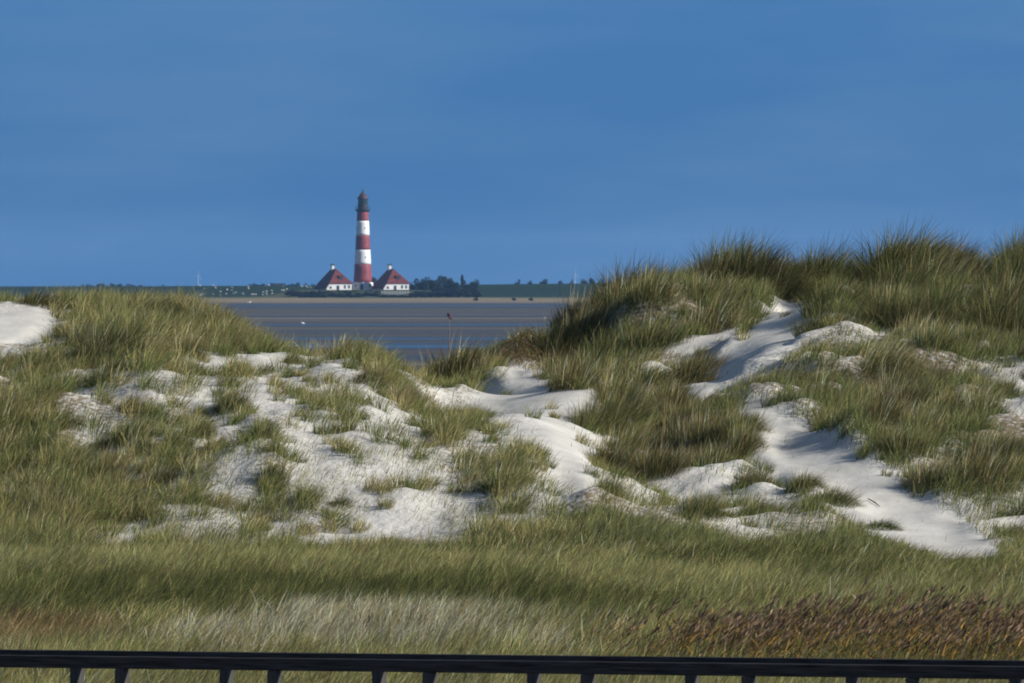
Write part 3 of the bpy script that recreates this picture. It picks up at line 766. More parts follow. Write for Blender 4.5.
# reeds: stems, rusty leaves and purple-brown plumes
x, d, z, px, py = roots(78000, 122, 146, 806)
yt = py
reg = sstep(580, 630, px) * sstep(0.40, 0.62, fbm(x * 0.8, d * 0.5, 2, 91) + 0.30 * sstep(600, 760, px))
edge = 632 + 18 * (fbm(x * 0.7, d * 0 + 3, 2, 93) - 0.5) - 10 * sstep(780, 1000, px) + 14 * (1 - sstep(620, 760, px))
reg = reg * sstep(edge + 10, edge + 22, yt) * (1 - sstep(672, 690, yt))
k = RNG.random(len(x)) < reg * 0.6
x, d, z, px, py = [a[k] for a in (x, d, z, px, py)]
n = len(x); print('reed stems', n)
P = np.stack([x, d, z], -1)
Lg = RNG.uniform(0.32, 0.62, n) * (0.8 + 0.5 * fbm(x * 1.5, d * 0.7, 2, 97))
az = 0.1 + RNG.normal(0, 0.35, n); th0 = RNG.uniform(0.05, 0.25, n); th1 = RNG.uniform(0.3, 0.7, n)
cs = pick(n, {'brown': 3, 'straw': 1, 'dark': 3})
stems = blades(P, Lg, az, th0, th1, np.full(n, 0.008), cs, cs)
tips = stems[0].reshape(n, 7, 3)[:, 6]
j = RNG.choice(n, n * 2)
f = RNG.uniform(0.25, 0.8, len(j))
V7 = stems[0].reshape(n, 7, 3)
PL = P[j] * (1 - f)[:, None] + tips[j] * f[:, None]
lc = np.array([[0.27, 0.145, 0.035], [0.22, 0.115, 0.038], [0.10, 0.10, 0.03], [0.06, 0.07, 0.03], [0.12, 0.06, 0.04]])[RNG.choice(5, len(j), p=[.22, .24, .18, .12, .24])] * RNG.uniform(0.6, 1.3, (len(j), 1))
leaves = blades(PL, RNG.uniform(0.15, 0.35, len(j)), 0.1 + RNG.normal(0, 1.0, len(j)), RNG.uniform(0.4, 0.9, len(j)), RNG.uniform(1.2, 2.2, len(j)), RNG.uniform(0.012, 0.02, len(j)), lc, lc)
pl = []
jj = np.repeat(np.nonzero(RNG.random(n) < 0.38)[0], 5)
ft = RNG.uniform(-0.06, 0.0, len(jj))
PP = tips[jj] + np.stack([ft * 0.5, ft * 0.1, ft], -1)
pc = np.array([[0.16, 0.10, 0.065], [0.22, 0.145, 0.10], [0.10, 0.062, 0.042]])[RNG.choice(3, len(jj))] * RNG.uniform(0.7, 1.3, (len(jj), 1))
plumes = blades(PP, RNG.uniform(0.07, 0.16, len(jj)), 0.15 + RNG.normal(0, 0.6, len(jj)), RNG.uniform(0.2, 0.8, len(jj)), RNG.uniform(0.8, 1.5, len(jj)), RNG.uniform(0.014, 0.028, len(jj)), pc, pc)
o = blade_object('reed_bed', [stems, leaves, plumes], M['meadow'])
tag(o, 'brown plumed reeds with rusty leaves behind the railing at right', 'reeds', kind='stuff')

# driftwood stick on the chute
xa, da = hit(868, 501); xb, db = hit(880, 508)
st = empty('driftwood_stick', (xa, da, float(ground(xa, da)) + 0.02))
bpy.data.objects.remove(st)
mb = MB(); pa = Vector((xa, da, float(ground(xa, da)) + 0.03)); pb = Vector((xb, db, float(ground(xb, db)) + 0.02))
pm = pa.lerp(pb, 0.55) + Vector((0, 0, 0.012))
mb.tube(pa, pm, 0.007, 0.011, 7); mb.tube(pm, pb, 0.011, 0.005, 7)
tag(mb.build('driftwood_stick', M['stick']), 'thin dark driftwood stick lying on the bare white sand chute', 'stick')

# ------------------------------------------------------------------ boardwalk with two railings
A = at(0, 649.5, 113.0); B = at(1024, 660.5, 106.5)
run = (B - A); run.z = 0; ulen = run.length; u = run.normalized()
yaw = math.atan2(u.y, u.x)
slope = (B.z - A.z) / ulen
ctr = A.lerp(B, 0.5)
def railing(org, label, x_first, spacing, s0, s1):
    """org: a point of the rail's top line; local x runs along the rail"""
    t = empty('railing', (org.x, org.y, org.z - 1.1), yaw)
    mb = MB(); mb.box(s0, s1, -0.05, 0.05, 1.1 - 0.12, 1.1, 0.006)
    r = mb.build('top_rail', M['wood'], t)
    # shear to follow the slight climb
    for v in r.data.vertices: v.co.z += slope * v.co.x
    s = x_first
    while s > s0 + spacing: s -= spacing
    first = None
    while s < s1:
        if first is None:
            mb = MB(); mb.box(-0.05, 0.05, -0.058, 0.058, -0.75, 1.1 - 0.122, 0.006)
            p = first = mb.build('post', M['post'], t)
        else:
            p = first.copy(); C.objects.link(p); p.parent = t
        p.location = (s, 0.0, slope * s)
        s += spacing
    t['n'] = 0; del t['n']
    return tag(t, label, 'railing', 'boardwalk railings')
nrm = Vector((-u.y, u.x, 0))         # away from the viewer
if nrm.y < 0: nrm = -nrm
# posts: far row seen at x = 77, 229, 379 ... ; near row at 122, 275, 429 ...
def along(px, org):                   # where the sight line of column px crosses the rail line
    k = (px - 512) / F
    return (k * org.y - org.x) / (u.x - k * u.y)
Fo = ctr.copy()
No = ctr - nrm * 1.6
far_s = [along(p, Fo) for p in (77, 229, 379, 533, 692, 853)]
near_s = [along(p, No) for p in (122, 275, 429, 587, 746, 913)]
sp_f = (far_s[-1] - far_s[0]) / 5; sp_n = (near_s[-1] - near_s[0]) / 5
print('rail spacing', sp_f, sp_n, 'yaw', math.degrees(yaw))
railing(Fo, 'dark wooden railing on the far side of the boardwalk, its top edge a touch higher', far_s[0], sp_f, -10, 10)
railing(No, 'dark wooden railing on the near side of the boardwalk, in front of the other', near_s[0], sp_n, -10, 10)
mb = MB()
i = -10.0
while i < 10:
    mb.box(i, i + 0.135, -0.95, 0.95, -0.04, 0.0, 0.004); i += 0.145
dk = mb.build('boardwalk', M['post'])
dk.location = (ctr - nrm * 0.8) + Vector((0, 0, -1.1)); dk.rotation_euler = (0, -math.atan(slope), yaw)
tag(dk, 'wooden boardwalk planks between the two railings', 'boardwalk', kind='structure')

# ------------------------------------------------------------------ far ground
def flat_z(x, d): return -KC * (x * x + d * d)
gd2 = np.concatenate([np.linspace(-60, 300, 10), np.linspace(400, 4280, 98)])
gx2 = np.linspace(-2400, 2400, 49)
def sheet(name, gx, gd, zf, m, label, cat):
    X, Y = np.meshgrid(gx, gd); Zz = zf(X, Y)
    idx = np.arange(X.size).reshape(X.shape)
    q = np.stack([idx[:-1, :-1], idx[:-1, 1:], idx[1:, 1:], idx[1:, :-1]], -1).reshape(-1, 4)
    o = mesh_np(name, np.stack([X, Y, Zz], -1).reshape(-1, 3), [q], m, smooth=True)
    return tag(o, label, cat, kind='structure')
sheet('tidal_flat', gx2, np.concatenate([gd2, [4400]]), lambda X, Y: flat_z(X, Y) - 0.02 * (Y > 4300), M['flat'], 'wet grey brown tidal mud flat streaked with shallow water', 'tidal flat')

def land_z(X, Y):
    shore = 4285 + 40 * (fbm(X / 180.0, Y * 0, 3, 4) - 0.5)
    z = 1.5 * sstep(0, 330, Y - shore) + 0.15 * (fbm(X / 14.0, Y / 30.0, 2, 6) - 0.5)
    right = sstep(20, 240, X)
    left = 1 - sstep(-150, -40, X)
    top = 5.7 + 1.2 * sstep(-80, 60, X) - 0.5 * sstep(160, 300, X) - 0.5 * (1 - sstep(-230, -120, X))
    dy = 5050 + 25 * (fbm(X / 300.0, Y * 0, 2, 8) - 0.5)
    z = z + (top - 1.5) * sstep(0, 75, Y - dy) - (top - 2.5) * sstep(90, 150, Y - dy)
    # the mound the lighthouse stands on
    mx_, my_ = -150 + 60 - 0, 4650
    r = np.sqrt(((X + 62) / 1.0) ** 2 + ((Y - 4640) / 1.15) ** 2)
    z = z + 3.0 * (1 - sstep(24, 46, r))
    return z + flat_z(X, Y)
lx = np.unique(np.concatenate([np.linspace(-2400, -400, 21), np.linspace(-400, 400, 161), np.linspace(400, 2400, 21)]))
ly = np.unique(np.concatenate([np.linspace(4230, 5260, 207), np.linspace(5300, 14000, 88)]))
sheet('salt_marsh', lx, ly, land_z, M['shore'], 'beige shore strip, green salt marsh and the long green dyke', 'marsh')
def lz(x, d): return float(land_z(np.array([x], float), np.array([d], float))[0])
def lx_at(px, d): return (px - 512) / F * d

# ------------------------------------------------------------------ lighthouse
DL = 4640.0
xl = lx_at(362.8, DL); zl = at(0, 289.0, DL).z
t = empty('lighthouse', (xl, DL, zl))
tag(t, 'tall lighthouse in broad red and white bands with a dark lantern room', 'lighthouse')
def rad(h): return 3.98 - (3.98 - 2.30) * (h / 32.0) ** 0.9
def band(name, z0, z1, m):
    prof = [(rad(z0 + (z1 - z0) * i / 6), z0 + (z1 - z0) * i / 6) for i in range(7)]
    return MB().lathe(prof, 40).build(name, m, t, True)
MB().lathe([(4.25, -1.5), (4.25, 2.6), (4.05, 2.75)], 40).build('base', M['white'], t)
band('red_band', 2.75, 10.2, M['red']); band('white_band', 10.2, 16.1, M['white']); band('red_band', 16.1, 22.0, M['red'])
band('white_band', 22.0, 28.0, M['white']); band('red_band', 28.0, 32.0, M['red'])
MB().lathe([(2.35, 31.6), (3.0, 32.2), (3.15, 32.35), (3.15, 32.7), (2.3, 32.7)], 40).build('gallery', M['black'], t)
mb = MB()
for i in range(16):
    a = 2 * math.pi * i / 16
    mb.tube((2.9 * math.cos(a), 2.9 * math.sin(a), 32.6), (2.9 * math.cos(a), 2.9 * math.sin(a), 33.75), 0.05, n=5)
for h in (33.0, 33.4, 33.75):
    mb.lathe([(2.84, h - 0.05), (2.96, h - 0.05), (2.96, h + 0.05), (2.84, h + 0.05)], 32, cap=False)
mb.build('gallery_railing', M['black'], t)
MB().lathe([(2.05, 32.6), (2.05, 34.6), (2.3, 34.7), (2.3, 34.95), (1.95, 34.95)], 24).build('watch_room', M['black'], t)
lr = MB().lathe([(1.9, 34.95), (1.9, 37.2)], 12).build('lantern_room', M['glass'], t)
mb = MB()
for i in range(12):
    a = 2 * math.pi * i / 12
    mb.tube((1.93 * math.cos(a), 1.93 * math.sin(a), 34.95), (1.93 * math.cos(a), 1.93 * math.sin(a), 37.2), 0.07, n=5)
mb.lathe([(1.9, 36.0), (2.0, 36.0), (2.0, 36.12), (1.9, 36.12)], 24, cap=False)
mb.build('glazing_bars', M['black'], lr)
dm = MB().lathe([(2.35, 37.1), (2.4, 37.3), (1.9, 37.9), (1.15, 38.9), (0.5, 39.7), (0.25, 40.0)], 24).build('lantern_roof', M['domered'], t, True)
mb = MB(); mb.lathe([(0.12, 39.9), (0.32, 40.2), (0.32, 40.45), (0.1, 40.7), (0.05, 41.6)], 10); mb.build('finial', M['black'], dm)
for h in (7.0, 13.0, 19.0, 25.0, 30.0):
    for a in (-1.25, 0.35):
        r = rad(h)
        mb = MB(); mb.box(-0.16, 0.16, -0.08, 0.08, -0.34, 0.34)
        wn = mb.build('window', M['pane'], t); wn.location = (r * math.sin(a), -r * math.cos(a), h); wn.rotation_euler = (0, 0, a)
mb = MB(); mb.box(-0.6, 0.6, -0.1, 0.1, -1.05, 1.05); dr = mb.build('door', M['pane'], t); dr.location = (4.25 * math.sin(-0.1), -4.25 * math.cos(-0.1), 0.9); dr.rotation_euler = (0, 0, -0.1)
for a in (-0.75, 0.75):
    mb = MB(); mb.box(-0.35, 0.35, -0.1, 0.1, -0.6, 0.6); dr = mb.build('window', M['pane'], t); dr.location = (4.25 * math.sin(a), -4.25 * math.cos(a), 1.4); dr.rotation_euler = (0, 0, a)

# keepers' houses ----------------------------------------------------
def keeper_house(px, label):
    d = 4622.0
    x = lx_at(px, d); z0 = at(0, 289.7, d).z
    t = empty('keepers_house', (x, d, z0), math.radians(21))
    W, Dp, H, E, rx, hc = 11.7, 14.0, 8.3, 2.45, 5.9, 4.0
    zl_ = 0.25                                   # low eave of the left slope
    xe = rx * (E - zl_) / (H - zl_)              # where the left slope crosses the front eave height
    # walls: front with slanting left verge, right side, back
    mb = MB()
    for y in (0.35, Dp - 0.35):
        mb.poly([(0.35, y, -1.5), (W - 0.35, y, -1.5), (W - 0.35, y, E), (xe + 0.05, y, E - 0.05), (0.35, y, zl_ + 0.1)])
    mb.poly([(W - 0.35, 0.35, -1.5), (W - 0.35, Dp - 0.35, -1.5), (W - 0.35, Dp - 0.35, E), (W - 0.35, 0.35, E)])
    mb.poly([(0.35, 0.35, -1.5), (0.35, Dp - 0.35, -1.5), (0.35, Dp - 0.35, zl_ + 0.1), (0.35, 0.35, zl_ + 0.1)])
    mb.build('wall', M['brickwhite'], t)
    mb = MB(); bm = mb.bm
    R0 = (rx, hc, H); R1 = (rx, Dp - hc, H)
    FL = (0, 0, zl_); FM = (xe, 0, E); FR = (W, 0, E); BL = (0, Dp, zl_); BM_ = (xe, Dp, E); BR = (W, Dp, E)
    top = [bm.verts.new(p) for p in (R0, R1, FL, FM, FR, BL, BM_, BR)]
    r0, r1, fl, fm, fr, bl, bmv, br = top
    for f in ((r0, fm, fl), (r0, fl, bl, r1), (r1, bl, bmv), (r0, fr, fm), (r0, r1, br, fr), (r1, bmv, br)):
        bm.faces.new(f)
    rf = mb.build('roof', M['tile'], t)
    so_ = rf.modifiers.new('thick', 'SOLIDIFY'); so_.thickness = 0.25; so_.offset = 1
    mb = MB(); mb.box(rx - 0.55, rx + 0.55, Dp - hc - 2.4, Dp - hc - 1.2, H - 1.0, H + 1.6, 0.03); ch = mb.build('chimney', M['brickwhite'], rf)
    mb = MB(); mb.box(rx - 0.7, rx + 0.7, Dp - hc - 2.55, Dp - hc - 1.05, H + 1.6, H + 2.2, 0.05); mb.build('chimney_cap', M['black'], rf)
    # dormer on the hip end
    dz = 4.2; yy_ = hc * (dz - E) / (H - E)
    mb = MB(); mb.box(rx + 0.2, rx + 2.0, yy_ - 0.3, yy_ + 1.6, dz - 0.2, dz + 1.3); mb.poly([(rx + 0.0, yy_ - 0.5, dz + 1.3), (rx + 2.2, yy_ - 0.5, dz + 1.3), (rx + 2.2, yy_ + 1.7, dz + 2.0), (rx, yy_ + 1.7, dz + 2.0)])
    dm_ = mb.build('dormer', M['tile'], rf)
    mb = MB(); mb.box(rx + 0.45, rx + 1.75, yy_ - 0.36, yy_ - 0.302, dz + 0.1, dz + 1.1); mb.build('pane', M['pane'], dm_)
    for xw, ww, hh, z_ in ((2.2, 0.9, 0.9, 0.9), (8.4, 0.75, 1.3, 1.2), (10.2, 0.75, 1.3, 1.2)):
        mb = MB(); mb.box(xw - ww / 2 - 0.1, xw + ww / 2 + 0.1, 0.27, 0.347, z_ - hh / 2 - 0.1, z_ + hh / 2 + 0.1); f = mb.build('window', M['brickwhite'], t)
        mb = MB(); mb.box(xw - ww / 2, xw + ww / 2, 0.22, 0.268, z_ - hh / 2, z_ + hh / 2); mb.build('pane', M['pane'], f)
    mb = MB(); mb.box(4.8, 5.9, 0.25, 0.347, -0.4, 1.7); mb.build('door', M['pane'], t)
    return tag(t, label, 'house', "keepers' houses")
keeper_house(326.0, "white keeper's house with steep red tiled roof left of the lighthouse")
keeper_house(383.2, "white keeper's house with steep red tiled roof right of the lighthouse")

# picket fence before the right house
d = 4600.0
fz = at(0, 293.6, d).z
t = empty('picket_fence', (lx_at(396, d), d, fz)); hw = (410.5 - 382.5) / 2 / F * d
mb = MB(); mb.box(-hw, hw, -0.03, 0.03, 0.30, 0.38); mb.box(-hw, hw, -0.03, 0.03, 0.72, 0.82); mb.build('rails', M['white'], t)
i = -hw; first = None
while i <= hw:
    if first is None:
        mb = MB(); mb.box(-0.13, 0.13, -0.09, -0.035, -1.0, 0.95); first = mb.build('picket', M['white'], t); p = first
    else:
        p = first.copy(); C.objects.link(p); p.parent = t
    p.location = (i, 0, 0); i += 1.05
tag(t, 'low white picket fence in front of the right hand house', 'fence')

# ------------------------------------------------------------------ shrubs and trees far away
def crown_mesh(name, w_, h_, n_leaf, seed, cone=False):
    rr = np.random.default_rng(seed)
    lobes = []
    for i in range(12):
        a = rr.uniform(0, 2 * math.pi); q = rr.uniform(0.1, 0.75)
        hz = rr.uniform(0.12, 0.85)
        sc2 = (1 - hz) * 0.9 if cone else 0.8 * (1 - 0.5 * abs(hz - 0.5))
        lobes.append((w_ / 2 * q * math.cos(a) * sc2, w_ / 2 * q * math.sin(a) * sc2, h_ * hz, w_ * rr.uniform(0.16, 0.3) * (0.6 if cone else 1), h_ * rr.uniform(0.14, 0.26)))
    V = []; Q = []; k = 0
    for i in range(n_leaf):
        lx_, ly_, lz_, lw, lh = lobes[rr.integers(len(lobes))]
        v = rr.normal(0, 1, 3); v /= np.linalg.norm(v); v *= rr.uniform(0.55, 1.05)
        c = np.array([lx_ + v[0] * lw, ly_ + v[1] * lw, max(0.05 * h_, lz_ + v[2] * lh)])
        a = rr.normal(0, 1, 3); a /= np.linalg.norm(a); b = np.cross(a, rr.normal(0, 1, 3)); b /= np.linalg.norm(b)
        s = rr.uniform(0.25, 0.55) * (0.05 * w_ + 0.35)
        V += [c - a * s - b * s * 0.6, c + a * s - b * s * 0.6, c + a * s + b * s * 0.6, c - a * s + b * s * 0.6]
        Q.append([k, k + 1, k + 2, k + 3]); k += 4
    return np.array(V), np.array(Q)
def tree_proto(name, w_, h_, seed, cone=False, trunk=True, leaves=1500):
    t = empty(name, (0, 0, 0))
    V, Q = crown_mesh('crown', w_, h_, leaves, seed, cone)
    if trunk: V[:, 2] += h_ * 0.04
    mesh_np('crown', V, [Q], M['leaf'], t)
    mb = MB(); mb.tube((0, 0, -0.6), (0.1, 0, h_ * 0.55), 0.05 * h_ ** 0.8 + 0.05, 0.03 * h_ ** 0.8)
    for i in range(4):
        a = i * 1.7 + seed
        mb.tube((0.05, 0, h_ * (0.2 + 0.08 * i)), (math.cos(a) * w_ * 0.25, math.sin(a) * w_ * 0.25, h_ * (0.45 + 0.08 * i)), 0.10, 0.05, 6)
    mb.build('trunk' if trunk else 'stem', M['bark'], t)
    return t
TP = {}
def plant(kind, px, d, base_z, w_, h_, label, cat, group, spec):
    if kind not in TP:
        TP[kind] = tree_proto(*spec); o = TP[kind]
    else:
        o = copy_tree(TP[kind])
        for k in ('label', 'group', 'category'):
            if k in o: del o[k]
    o.location = (lx_at(px, d), d, base_z); o.rotation_euler = (0, 0, random.uniform(0, 6))
    o.scale = (w_ / 10.0, w_ / 10.0, h_ / 10.0)
    tag(o, label, cat, group)
    return o
SPEC = {'shrub_a': ('hedge_shrub', 10, 10, 5, False, False), 'shrub_b': ('hedge_shrub', 10, 10, 6, False, False),
        'tree_a': ('broadleaf_tree', 10, 10, 8), 'tree_b': ('broadleaf_tree', 10, 10, 13), 'tree_c': ('broadleaf_tree', 10, 10, 21), 'cone': ('conifer_tree', 6, 10, 9, True)}
# low hedge on the edge of the mound
for i, px in enumerate(np.arange(304, 482, 9.0)):
    d = 4590 + random.uniform(-6, 6)
    zb = at(0, 297.0, d).z
    topy = 292.6 + random.uniform(-0.8, 0.5) if px < 430 else (288 + abs(px - 458) * 0.16 + random.uniform(-0.5, 0.8))
    if 384 < px < 412: topy = 294.6
    h = (297 - topy) / F * d * 1.08
    if px > 474: h *= 0.6
    zb = min(zb, lz(lx_at(px, d), d))
    plant('shrub_a' if i % 2 else 'shrub_b', px, d, zb, random.uniform(6, 8.5), h + (at(0, 297, d).z - zb), 'dark hedge shrub on the edge of the lighthouse mound', 'shrub', 'hedge shrubs around the lighthouse mound', SPEC['shrub_a' if i % 2 else 'shrub_b'])
for i, px in enumerate(np.arange(292, 446, 7.0)):
    d = 4606 + random.uniform(-3, 3); x_ = lx_at(px, d); zb = min(at(0, 296.5, d).z, lz(x_, d))
    ty = 290.6 + random.uniform(-0.7, 0.7)
    if 380 < px < 414: continue
    k = 'shrub_b' if i % 2 else 'shrub_a'
    plant(k, px, d, zb, random.uniform(6, 8), at(0, ty, d).z - zb, 'dark hedge shrub on the edge of the lighthouse mound', 'shrub', 'hedge shrubs around the lighthouse mound', SPEC[k])
# trees right of the lighthouse
for px, topy, wpx, k, d in [(412, 283.5, 12, 'tree_b', 4730), (424, 280.5, 14, 'tree_c', 4735), (437, 279.5, 14, 'tree_a', 4755), (466, 281, 12, 'tree_a', 4775), (419, 279.5, 15, 'tree_a', 4740), (430, 278.3, 16, 'tree_b', 4750), (445, 277.3, 19, 'tree_c', 4760), (453, 279, 14, 'tree_a', 4745), (474, 280.5, 12, 'tree_b', 4780), (406, 282, 10, 'tree_c', 4720), (375, 278.5, 10, 'tree_c', 4700)]:
    x_ = lx_at(px, d); zb = lz(x_, d); h = at(0, topy, d).z - zb
    plant(k, px, d, zb, wpx / F * d * 1.1, h, 'dark broadleaf tree in the clump behind the right hand house', 'tree', 'trees behind the lighthouse houses', SPEC[k])
zb = lz(lx_at(462.5, 4770), 4770)
plant('cone', 462.5, 4770, zb, 6.5, at(0, 276.0, 4770).z - zb, 'narrow pointed tree standing up from the clump right of the lighthouse', 'tree', None, SPEC['cone'])
# tree line beyond the dyke
def row(lst, label, group, d0):
    for i, (px, topy, wpx) in enumerate(lst):
        d = d0 + random.uniform(-60, 60); k = ('tree_a', 'tree_b', 'tree_c')[i % 3]
        zb = lz(lx_at(px, d), d); h = at(0, topy, d).z - zb
        plant(k, px, d, zb, wpx / F * d * 1.15, h, label, 'tree', group, SPEC[k])
row([(82, 284.8, 6), (90, 284.6, 9), (99, 284, 8), (105, 284.2, 8), (113, 283.6, 7), (119, 284.3, 8), (127, 284.3, 9), (133, 284.8, 8), (140, 285.4, 7), (162, 285, 7), (72, 286, 8)],
    'small dark tree in the row behind the dyke at the far left', 'trees behind the dyke at the far left', 5450)
row([(249, 284.5, 8), (256, 283.8, 9), (262, 284.2, 8), (270, 283.5, 8), (290, 284, 9), (297, 283.2, 8), (304, 284, 9), (313, 284.3, 9), (284, 285, 8)],
    'small dark tree behind the dyke just left of the lighthouse', 'trees behind the dyke left of the lighthouse', 5400)
row([(518, 280, 7), (530, 281, 6), (544, 280, 10), (571, 280.2, 6), (584, 279.6, 8), (592, 279.2, 8), (600, 279.6, 8), (609, 280.6, 6), (616, 281, 5), (622, 281.2, 5), (630, 281, 6), (560, 281.6, 9)],
    'small dark tree in the row behind the dyke at right of the lighthouse', 'trees behind the dyke at right', 5400)
# marsh-edge bushes
for px, lab in ((476, 'small dark bush on the beige shore strip just right of the hedge'), (514, 'small dark bush on the beige shore strip below the right dyke, left of another'), (531, 'small dark bush on the beige shore strip, rightmost one before the dune')):
    d = 4420.0; zb = lz(lx_at(px, d), d)
    plant('shrub_a', px, d, zb, 2.6, 1.3, lab, 'shrub', 'bushes on the shore strip', SPEC['shrub_a'])

# small farmhouse behind the dyke top, left of the lighthouse
d = 5180.0; x_ = lx_at(279, d); zt = at(0, 286.6, d).z
t = empty('farmhouse', (x_, d, zt - 1.0), 0.15)
mb = MB(); mb.box(-2.6, 2.6, -2.0, 2.0, -4.0, 1.3); mb.build('wall', M['brickwhite'], t)
mb = MB(); mb.poly([(-2.9, -2.3, 1.2), (2.9, -2.3, 1.2), (2.9, 0, 2.5), (-2.9, 0, 2.5)]); mb.poly([(-2.9, 2.3, 1.2), (2.9, 2.3, 1.2), (2.9, 0, 2.5), (-2.9, 0, 2.5)])
mb.poly([(-2.6, -2, 1.3), (-2.6, 2, 1.3), (-2.6, 0, 2.5)]); mb.poly([(2.6, -2, 1.3), (2.6, 2, 1.3), (2.6, 0, 2.5)]); mb.build('roof', M['black'], t)
mb = MB(); mb.box(-0.5, 0.5, -2.05, -2.0, -0.2, 0.8); mb.build('window', M['pane'], t)
tag(t, 'tiny white farmhouse on the dyke top among the trees left of the lighthouse', 'house')

# sheep ---------------------------------------------------------------
t = empty('sheep', (0, 0, 0))
mb = MB(); mb.blob((0, 0, 0.72), (0.60, 0.27, 0.31), 2, 0.06, 1); mb.blob((-0.1, 0, 0.76), (0.45, 0.28, 0.3), 2, 0.06, 2)
mb.build('body', M['wool'], t)
mb = MB(); mb.blob((0.66, 0, 0.62), (0.20, 0.10, 0.12), 1); mb.tube((0.45, 0, 0.75), (0.62, 0, 0.65), 0.13, 0.09); mb.build('head', M['sheepskin'], t)
for lx_, ly_ in ((0.36, 0.13), (0.36, -0.13), (-0.36, 0.13), (-0.36, -0.13)):
    mb = MB(); mb.tube((lx_, ly_, 0.0), (lx_, ly_, 0.55), 0.045, 0.06, 6); mb.build('leg', M['sheepskin'], t)
sheep0 = t; first = True; cnt = 0
rs = random.Random(5)
while cnt < 64:
    px = rs.uniform(196, 318); d = 5052 + 75 * rs.random() if rs.random() < 0.85 else rs.uniform(4850, 5050)
    if rs.random() > 0.35 + 0.65 * (px - 196) / 120: continue
    o = sheep0 if first else copy_tree(sheep0)
    first = False
    x_ = lx_at(px, d); o.location = (x_, d, lz(x_, d)); o.rotation_euler = (0, 0, rs.choice([0, math.pi]) + rs.uniform(-0.7, 0.7)); s = rs.uniform(0.62, 0.85); o.scale = (s, s, s)
    tag(o, 'white sheep grazing in the flock on the dyke left of the lighthouse', 'sheep', 'sheep on the dyke'); cnt += 1

# gulls ---------------------------------------------------------------
t = empty('gull', (0, 0, 0))
mb = MB(); mb.blob((0, 0, 0.24), (0.26, 0.11, 0.11), 2); mb.blob((0.24, 0, 0.40), (0.085, 0.065, 0.07), 2); mb.tube((0.14, 0, 0.28), (0.23, 0, 0.38), 0.075, 0.055); mb.tube((-0.2, 0, 0.26), (-0.45, 0, 0.24), 0.06, 0.01)
mb.build('body', M['gull'], t, True)
mb = MB(); mb.tube((0.31, 0, 0.40), (0.39, 0, 0.385), 0.02, 0.006, 6); mb.build('beak', M['beak'], t)
for s_ in (-1, 1):
    mb = MB(); mb.tube((0.02, 0.04 * s_, 0.0), (0.02, 0.04 * s_, 0.16), 0.012, 0.012, 5); mb.build('leg', M['beak'], t)
gull0 = t
for i, (px, py, s, lab) in enumerate([(249.5, 303.6, 1.9, 'white gull standing at the far water edge, leftmost of all'), (303, 324.5, 1.15, 'white gull on the mud flat below the left keeper house'),
        (578, 309.8, 1.9, 'bright white gull on the wet flat next to the right dune grass'), (545, 319, 1.0, 'small pale gull on the mud above the eroded hummock'), (567, 321.5, 0.9, 'small pale gull on the mud near the two dark stones')]):
    o = gull0 if i == 0 else copy_tree(gull0)
    lo, hi = 600.0, 4250.0
    for _ in range(50):
        d = (lo + hi) / 2
        if YE + (EYE + KC * d * d) / d * F > py: lo = d
        else: hi = d
    o.location = (lx_at(px, d), d, flat_z(lx_at(px, d), d)); o.scale = (s, s, s); o.rotation_euler = (0, 0, random.uniform(-0.6, 0.6) + (math.pi if i % 2 else 0))
    tag(o, lab, 'gull', 'gulls on the flats')
for px, py, lab in ((560, 330.5, 'dark stone on the wet flat, left one of two beside the dune'), (571, 331, 'dark stone on the wet flat, right one of two beside the dune')):
    d = 2260.0; o = MB().blob((0, 0, 0), (0.35, 0.3, 0.22), 2, 0.15, int(px)).build('stone', M['rock'])
    o.location = (lx_at(px, d), d, flat_z(lx_at(px, d), d) + 0.1); o.scale = (1.3, 1.3, 1.6); tag(o, lab, 'stone', 'stones on the flat')

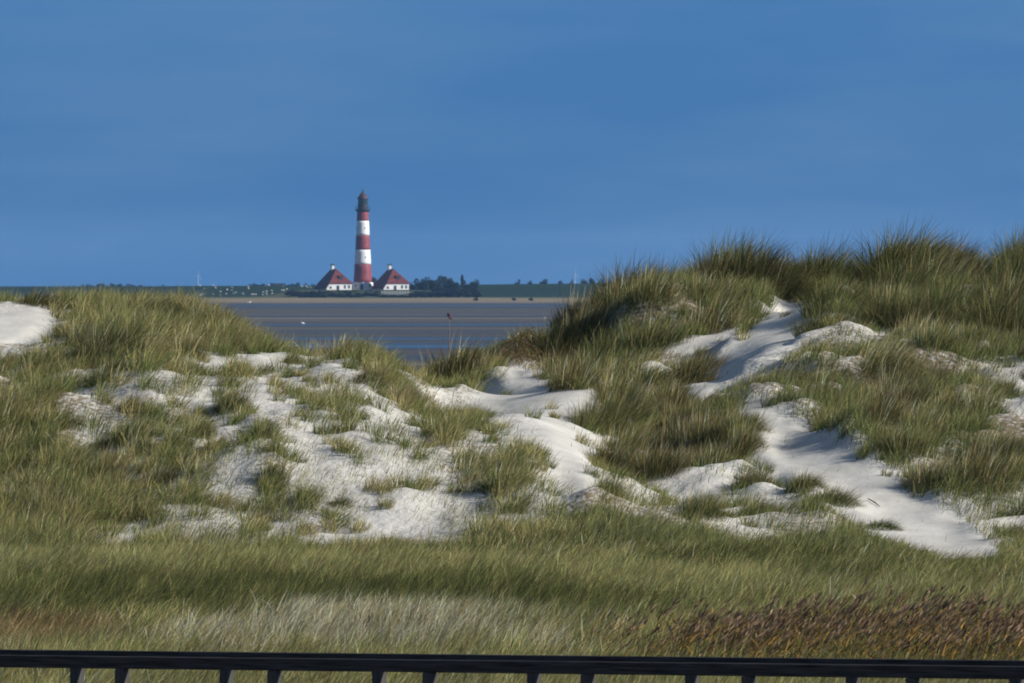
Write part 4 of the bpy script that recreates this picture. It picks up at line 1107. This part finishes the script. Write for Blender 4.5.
# beacon ---------------------------------------------------------------
d = 1750.0; x_ = lx_at(449, d); zb = flat_z(x_, d)
t = empty('beacon_pole', (x_, d, zb)); top = at(0, 313.5, d).z - zb
mb = MB(); mb.tube((0, 0, -0.5), (0.05, 0, top), 0.09, 0.06, 8); mb.build('pole', M['pole'], t)
mb = MB(); mb.lathe([(0.05, top - 0.75), (0.34, top - 0.15), (0.34, top), (0.05, top + 0.02)], 12); mb.box(-0.03, 0.40, -0.02, 0.02, top - 0.95, top - 0.55); mb.build('topmark', M['rust'], t)
tag(t, 'slim marker pole with a red topmark standing on the mud flat', 'beacon')

# faint wind turbines ----------------------------------------------------
M['turbine'] = mat('turbine_sky_tint', (0.30, 0.38, 0.48), 0.6, 0.3)  # sky-like blue grey, the fading of distance put into the colour
tb = None
for px, hub, lab in ((198, 275.5, 'faint white wind turbine on the horizon above the left dune'), (575, 273.0, 'faint white wind turbine on the horizon left of the right dune')):
    d = 9500.0; x_ = lx_at(px, d); zb = lz(x_, d)
    if tb is None:
        H = at(0, hub, d).z - zb
        tb = t = empty('wind_turbine', (x_, d, zb))
        mb = MB(); mb.tube((0, 0, -1), (0, 0, H), 0.45, 0.28, 10); mb.build('tower', M['turbine'], t)
        mb = MB(); mb.box(-0.4, 0.4, -1.2, 0.9, H - 0.4, H + 0.4, 0.08); mb.build('nacelle', M['turbine'], t)
        for k in range(3):
            a = 0.3 + k * 2.0944
            mb = MB(); mb.tube((0, -1.35, H), (4.5 * math.sin(a), -1.35, H + 4.5 * math.cos(a)), 0.26, 0.08, 6); mb.build('rotor_blade', M['turbine'], t)
    else:
        t = copy_tree(tb); t.location = (x_, d, zb + (273 - 275.5) * -0.8)
        t.location.z = zb
        t.scale = (1, 1, (at(0, hub, d).z - zb) / H)
    tag(t, lab, 'wind turbine', 'wind turbines on the horizon')

# ------------------------------------------------------------------ air
HAZE = True
if HAZE:
    hm = bpy.data.materials.new('haze_air'); hm.use_nodes = True
    nt = hm.node_tree; nt.nodes.remove(nt.nodes['Principled BSDF'])
    pv = nt.nodes.new('ShaderNodeVolumePrincipled'); pv.inputs['Color'].default_value = (0.26, 0.52, 0.92, 1); pv.inputs['Density'].default_value = 0.25e-4
    pv.inputs['Anisotropy'].default_value = 0.0
    nt.links.new(pv.outputs['Volume'], nt.nodes['Material Output'].inputs['Volume'])
    zmin = float(flat_z(2500, 14100)) - 2
    o = MB().box(-2500, 2500, -120, 14100, zmin, 52).build('haze', hm)
    tag(o, 'thin blue air between the dunes and the far shore', 'haze', kind='stuff')
